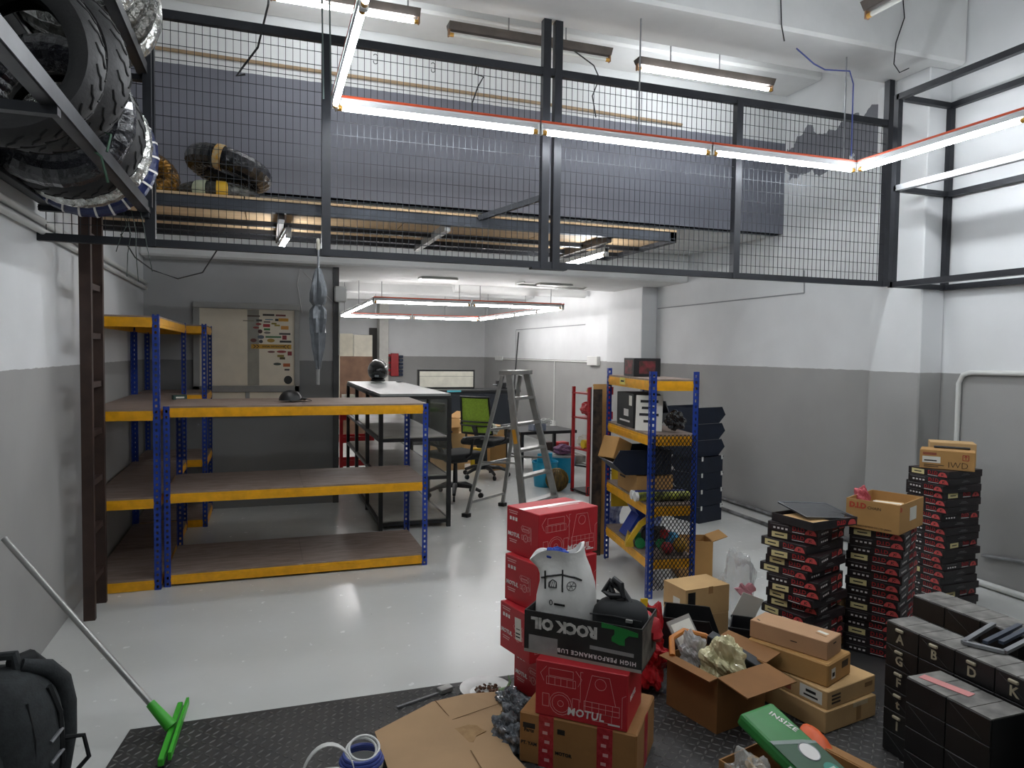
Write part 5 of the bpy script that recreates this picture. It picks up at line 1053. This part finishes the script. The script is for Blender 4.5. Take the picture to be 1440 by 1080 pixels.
# opened box and clear tray on the left stack
t = thing('chain_box', 'opened chain box with a dark clear tray on the left stack', 'box', (2.73, 3.0, za+.001), math.radians(8), 'chain boxes in the left stack')
b = MB(); b.box(-.165, .165, -.13, .13, 0, .003)
for s in (-1, 1): b.box(-.165, .165, s*.13-.002, s*.13+.002, 0, .042); b.box(s*.165-.002, s*.165+.002, -.13, .13, 0, .042)
b.build('carton', DIDK, t); MB().box(-.14, .0, -.11, .1, .004, .03).build('inner_card', CARD2, t)
letter(t, 'D.I.D', .03, DIDR, 'F', DD, .04, 0, bold=.0016); o = obj('red_emblem', DOME, t); o.matrix_local = on_face('F', *DD, .12, 0, 0, .0002)
t = thing('clear_tray', 'dark clear plastic tray tilted on the opened chain box', 'tray', (2.79, 3.05, za+.046), rot=(.1, .06, math.radians(-6)))
MB().box(-.15, .15, -.13, .13, 0, .008).build('pane', mat('smoked_film', '3a3c40', .15, alpha=.75), t)
MB().tube([(-.15, -.13, .009), (.15, -.13, .009), (.15, .13, .009), (-.15, .13, .009)], .003, 5, closed=True).build('rim', mat('rim_grey', '8b8e92', .4), t)
# open chain carton on the middle stack
w, d, h = .36, .27, .155; D = (w, d, h)
t = open_carton('chain_carton', 'open brown chain carton of leaflets on the middle stack', (3.2, 2.99, zb+.001), math.radians(24), w, d, h, CARD)
letter(t, 'D.I.D', .04, mat('orange_red_print', 'b5422a', .6), 'L', D, -.075, .045, bold=.002); letter(t, 'CHAIN', .022, mat('dark_print', '3b2f22', .7), 'L', D, .01, .04); letter(t, 'DAIDO KOGYO CO.,LTD. JAPAN', .012, mat('dark_print', '3b2f22', .7), 'L', D, .01, -.062)
patch(t, .1, .07, PAPER, 'F', D, .02, .01); letter(t, 'D', .03, mat('orange_red_print', 'b5422a', .6), 'F', D, -.16, .05, bold=.002)
for k in range(6): tag(MB().box(-.07, .07, -.01, .01, 0, .12).build('leaflet_pack', CARD2 if k % 2 else PAPER, loc=(3.2+.026*k-.05, 2.97+.012*k, zb+.01), rot=(.35, 0, math.radians(-55))), 'cream leaflet pack in the open chain carton, %s from the left' % ('first', 'second', 'third', 'fourth', 'fifth', 'sixth')[k], 'leaflets', 'leaflet packs')
crumple('red_wrapper', 'red printed wrapper in the open chain carton', 'wrapper', (3.13, 3.08, zb+.08), (.03, .05, .07), mat('pink_red_wrap', 'b04a52', .4), 81)
# marked cartons on the right stack
w, d, h = .3, .16, .12; D = (w, d, h)
t = carton('carton', 'brown carton marked IWD by hand on the right stack of chain boxes', (4.12, 3.38, zc+.001), math.radians(-52), w, d, h, CARD)
letter(t, 'IWD', .055, INK, 'F', D, .06, -.03, bold=-.001); patch(t, .1, .04, PAPER, 'F', D, -.085, -.002); patch(t, .07, .008, INK, 'F', D, -.09, -.008, name='barcode', t=.0013); patch(t, .075, .016, mat('reddish_print', '8b4a36', .7), 'F', D, -.095, .035, name='printed_text')
for k in range(2): patch(t, .11-.03*k, .005, mat('dark_print', '3b2f22', .7), 'F', D, -.07-.015*k, -.036-.01*k, name='printed_text')
linework(t, [[(x+.1, y+.022) for x, y in rect(-.016, .016, -.016, .016)], [(.1, .012), (.1, .034)], [(.092, .026), (.1, .035), (.108, .026)]], mat('red_mark', '9a2f28', .6), 'F', D, .004)
carton('carton', 'plain brown carton behind the hand-marked one on the right stack', (4.3, 3.5, zc+.001), math.radians(-45), .26, .16, .15, CARD2)
tag(MB().box(-.1, .1, -.02, .02, 0, .012).build('black_strip', BLK, loc=(4.18, 3.4, zc+.122), rot=(0, 0, math.radians(-48)), bevel=.003), 'flat black strip lying on the hand-marked carton', 'strip')
carton('carton', 'narrow upright carton between the left and middle chain box stacks', (2.99, 3.17, MZ), .3, .06, .2, .3, CARD2)

# ------------------------------------------------------------------ lettered drawer cabinets
CAB = mat('cabinet_black', '141415', .4, c2='1f1e1d', nscale=6); DUST = mat('dusty_top', '86847f', .75, c2='5c5a57', nscale=13); BONE = mat('bone_handle', 'a59b83', .5, var=.1)
def drawer_unit(label, x0, x1, y0, y1, rows, cols, letters, h=.088, face='L', z0=MZ):
    w, d, H2 = x1-x0, y1-y0, rows*h
    t = thing('drawer_cabinet', label, 'cabinet', ((x0+x1)/2, (y0+y1)/2, z0))
    MB().box(-w/2+.004, w/2, -d/2, d/2, 0, H2-.002).build('carcass', CAB, t)
    cw = d/cols
    for c in range(cols):
        y = d/2-cw*(c+.5)                                   # from the far end towards the camera
        for k in range(2):
            yy = y+cw*(.25-.5*k); MB().box(-w/2+.002, w/2, yy-cw/4+.0015, yy+cw/4-.0015, H2-.002, H2+.002).build('top_plate', DUST, t)
        for r in range(rows):
            z = H2-h*(r+1); dr = MB().box(-w/2-.002, -w/2+.004, y-cw/2+.002, y+cw/2-.002, z+.002, z+h-.002).build('drawer', CAB, t, bevel=.001)
            MB().beam((-w/2-.0022, y+.03-cw/2, z+.01), (-w/2-.0022, y+cw/2-.015, z+h-.01), .001, .0025, (1, 0, 0)).build('crease', mat('grey_crease', '3a3a3a', .5), dr) if (c+r) % 2 else None
            ch = letters.get((c, r))
            if ch:
                MB().box(-w/2-.012, -w/2-.002, y-.01, y+.026, z+h*.72, z+h*.86).build('handle', BONE, dr, bevel=.003)
                o = obj('lettering', text_mesh(ch, .05, BONE, .0012), dr); o.location = (-w/2-.003, y+.008, z+h*.38); o.rotation_euler = (PI/2, 0, -PI/2)
    return t
drawer_unit('long black drawer cabinet with letters A, B, D and K and a dusty top', 2.375, 2.515, 1.43, 2.19, 6, 5, {(0, 0): 'A', (0, 1): 'G', (0, 2): 'F', (0, 3): 't', (0, 4): '1', (1, 0): 'B', (2, 0): 'D', (3, 0): 'K', (3, 1): 'C', (3, 2): 'R', (3, 3): '2'})
drawer_unit('low black drawer cabinet with a pink slip on its dusty top', 2.185, 2.345, 1.6, 1.92, 5, 2, {})
drawer_unit('black drawer cabinet with a dusty top behind the lettered one', 2.74, 2.9, 1.75, 2.39, 6, 4, {})
tag(MB().box(-.02, .02, -.085, .085, 0, .0015).build('pink_slip', mat('pink_paper', 'c98482', .6, var=.04), loc=(2.255, 1.82, 5*.088+MZ+.003), rot=(0, 0, .22)), 'pink paper slip on the low drawer cabinet', 'paper')
t = thing('sign_frame', 'pale metal frame with blue grey strips lying across the drawer cabinets', 'frame', (2.56, 1.83, 6*.088+MZ+.012), .2)
for a, c, mm in (((-.1, .1, 0), (.2, .14, 0), GALV), ((-.1, .1, 0), (-.06, -.02, 0), GALV), ((-.06, -.02, 0), (.26, .0, 0), GALV), ((-.05, .05, .008), (.25, .07, .01), mat('blue_grey_strip', '3a4250', .5)), ((0, .02, .008), (.24, .035, .01), mat('blue_grey_strip', '3a4250', .5))): MB().beam(a, c, .018, .012).build('bar', mm, t)

# ------------------------------------------------------------------ pipes and loose cables
def cable(name, label, pts, r, m, cat='cable', n=6): return tag(MB().tube(pts, r, n).build(name, m, smooth=True), label, cat)
cable('wall_pipe', 'white conduit bending down the right wall behind the chain boxes', [(XR-.02, 2.2, 1.52), (XR-.02, 3.74, 1.5), (XR-.02, 3.8, 1.48), (XR-.02, 3.83, 1.42), (XR-.02, 3.83, .02)], .018, WPL, 'conduit', 10)
cable('wall_pipe', 'thin steel pipe low on the right wall behind the right stack', [(XR-.02, 2.6, .36), (XR-.02, 3.6, .22)], .012, GALV, 'pipe', 8)
cable('floor_pipe', 'white conduit along the foot of the right wall behind the chain boxes', [(XR-.03, 1.2, .03), (XR-.03, 3.95, .03)], .022, WPL, 'conduit', 10)
cable('floor_pipe', 'dark pipe on the floor against the right wall by the bins', [(XR-.03, 4.6, .03), (XR-.02, 7.6, .03)], .02, mat('dirty_pipe', '77787a', .4, c2='2a2a2a', nscale=7), 'pipe', 8)
cable('floor_pipe', 'dark pipe on the floor a step out from the right wall', [(4.42, 4.4, .02), (4.47, 7.2, .02)], .018, mat('dirty_pipe', '77787a', .4, c2='2a2a2a', nscale=7), 'pipe', 8)
for i, z in enumerate((2.22, 2.17)): cable('wall_pipe', '%s of the two white pipes high on the left wall' % ('upper', 'lower')[i], [(XL+.025, 3.2, z+.03), (XL+.025, 7.62, z)], .018, WPL, 'pipe', 10)
cable('black_cable', 'black cable sagging from the fence across the partition wall', [oY(170, 330, 4.33), oY(190, 362, 4.6), oY(215, 380, 4.9), oY(250, 392, 5.0), oY(285, 383, 4.7), oY(305, 352, 4.34)], .004, BLK)
cable('loft_pipe', 'thin tan pipe running along the loft wall', [(XL, YU-.02, 3.75), (2.4, YU-.02, 3.72), (3.6, YU-.02, 3.7)], .014, mat('tan_pipe', '9a8468', .5), 'pipe', 8)
cable('black_cable', 'black cable looping down from the ceiling over the loft', [(.05, 5.2, 4.4), (.02, 5.25, 3.95), (-.05, 5.5, 3.75), (-.15, 5.7, 3.68), (-.2, 5.7, 3.6), (-.14, 5.7, 3.62)], .008, BLK)
cable('black_cable', 'black cable tied to the fence top rail left of the double post', [oY(670, 92, FY-.03), oY(668, 104, FY-.03), oY(680, 108, FY-.03), oY(672, 122, FY-.03), oY(664, 145, FY-.03), oY(664, 170, FY-.03)], .005, BLK)
cable('black_cable', 'wire ends dangling from the unlit loft light', [oY(808, 72, 4.98), oY(835, 92, 4.98), oY(843, 110, 4.98), oY(833, 135, 4.98), oY(838, 165, 4.98)], .005, BLK)
for i, pp in enumerate(([(1098, 0), (1099, 35), (1103, 58)], [(1270, 0), (1272, 25), (1260, 60), (1257, 90), (1265, 102), (1278, 96)])):
    cable('black_cable', 'thin black wire hanging down the front beam, %s one' % ('left', 'right')[i], [oY(x, y, 3.865) for x, y in pp], .004, BLK)
cable('blue_cable', 'blue and black cable tied between the beam and the corner of the light frame', [oY(1120, 68, 4.0), oY(1145, 90, 4.0), oY(1160, 98, 4.0), oY(1195, 100, 4.0), oY(1200, 118, 4.0), oY(1197, 220, 4.06)], .005, mat('blue_cable', '3a4a92', .4))
for i, x in enumerate((.3, .34)): cable('green_cable', 'green cord holding the left light corner, %s one' % ('left', 'right')[i], [(x, 4.08, 2.97), (x-.01, 4.07, 3.5), (x, 4.05, 3.71)], .005, mat('grey_green_cord', '5d6a68', .6))
cable('hanging_cable', 'white cord hanging beside the sticker board', [oY(425, 440, YP-.01), oY(418, 400, YP-.01), oY(422, 378, YP-.01), oY(440, 395, YP-.01), oY(468, 425, YP-.01)], .004, WPL)
sp_ = thing('surveillance_box', 'small white box on the edge of the partition wall', 'device', (.74, YP, 2.1)); MB().box(-.07, .05, -.1, .0, 0, .16).build('case', WPL, sp_, bevel=.01); MB().tube([(-.02, -.03, 0), (-.02, -.03, -.55)], .008, 6).build('lead', WPL, sp_)
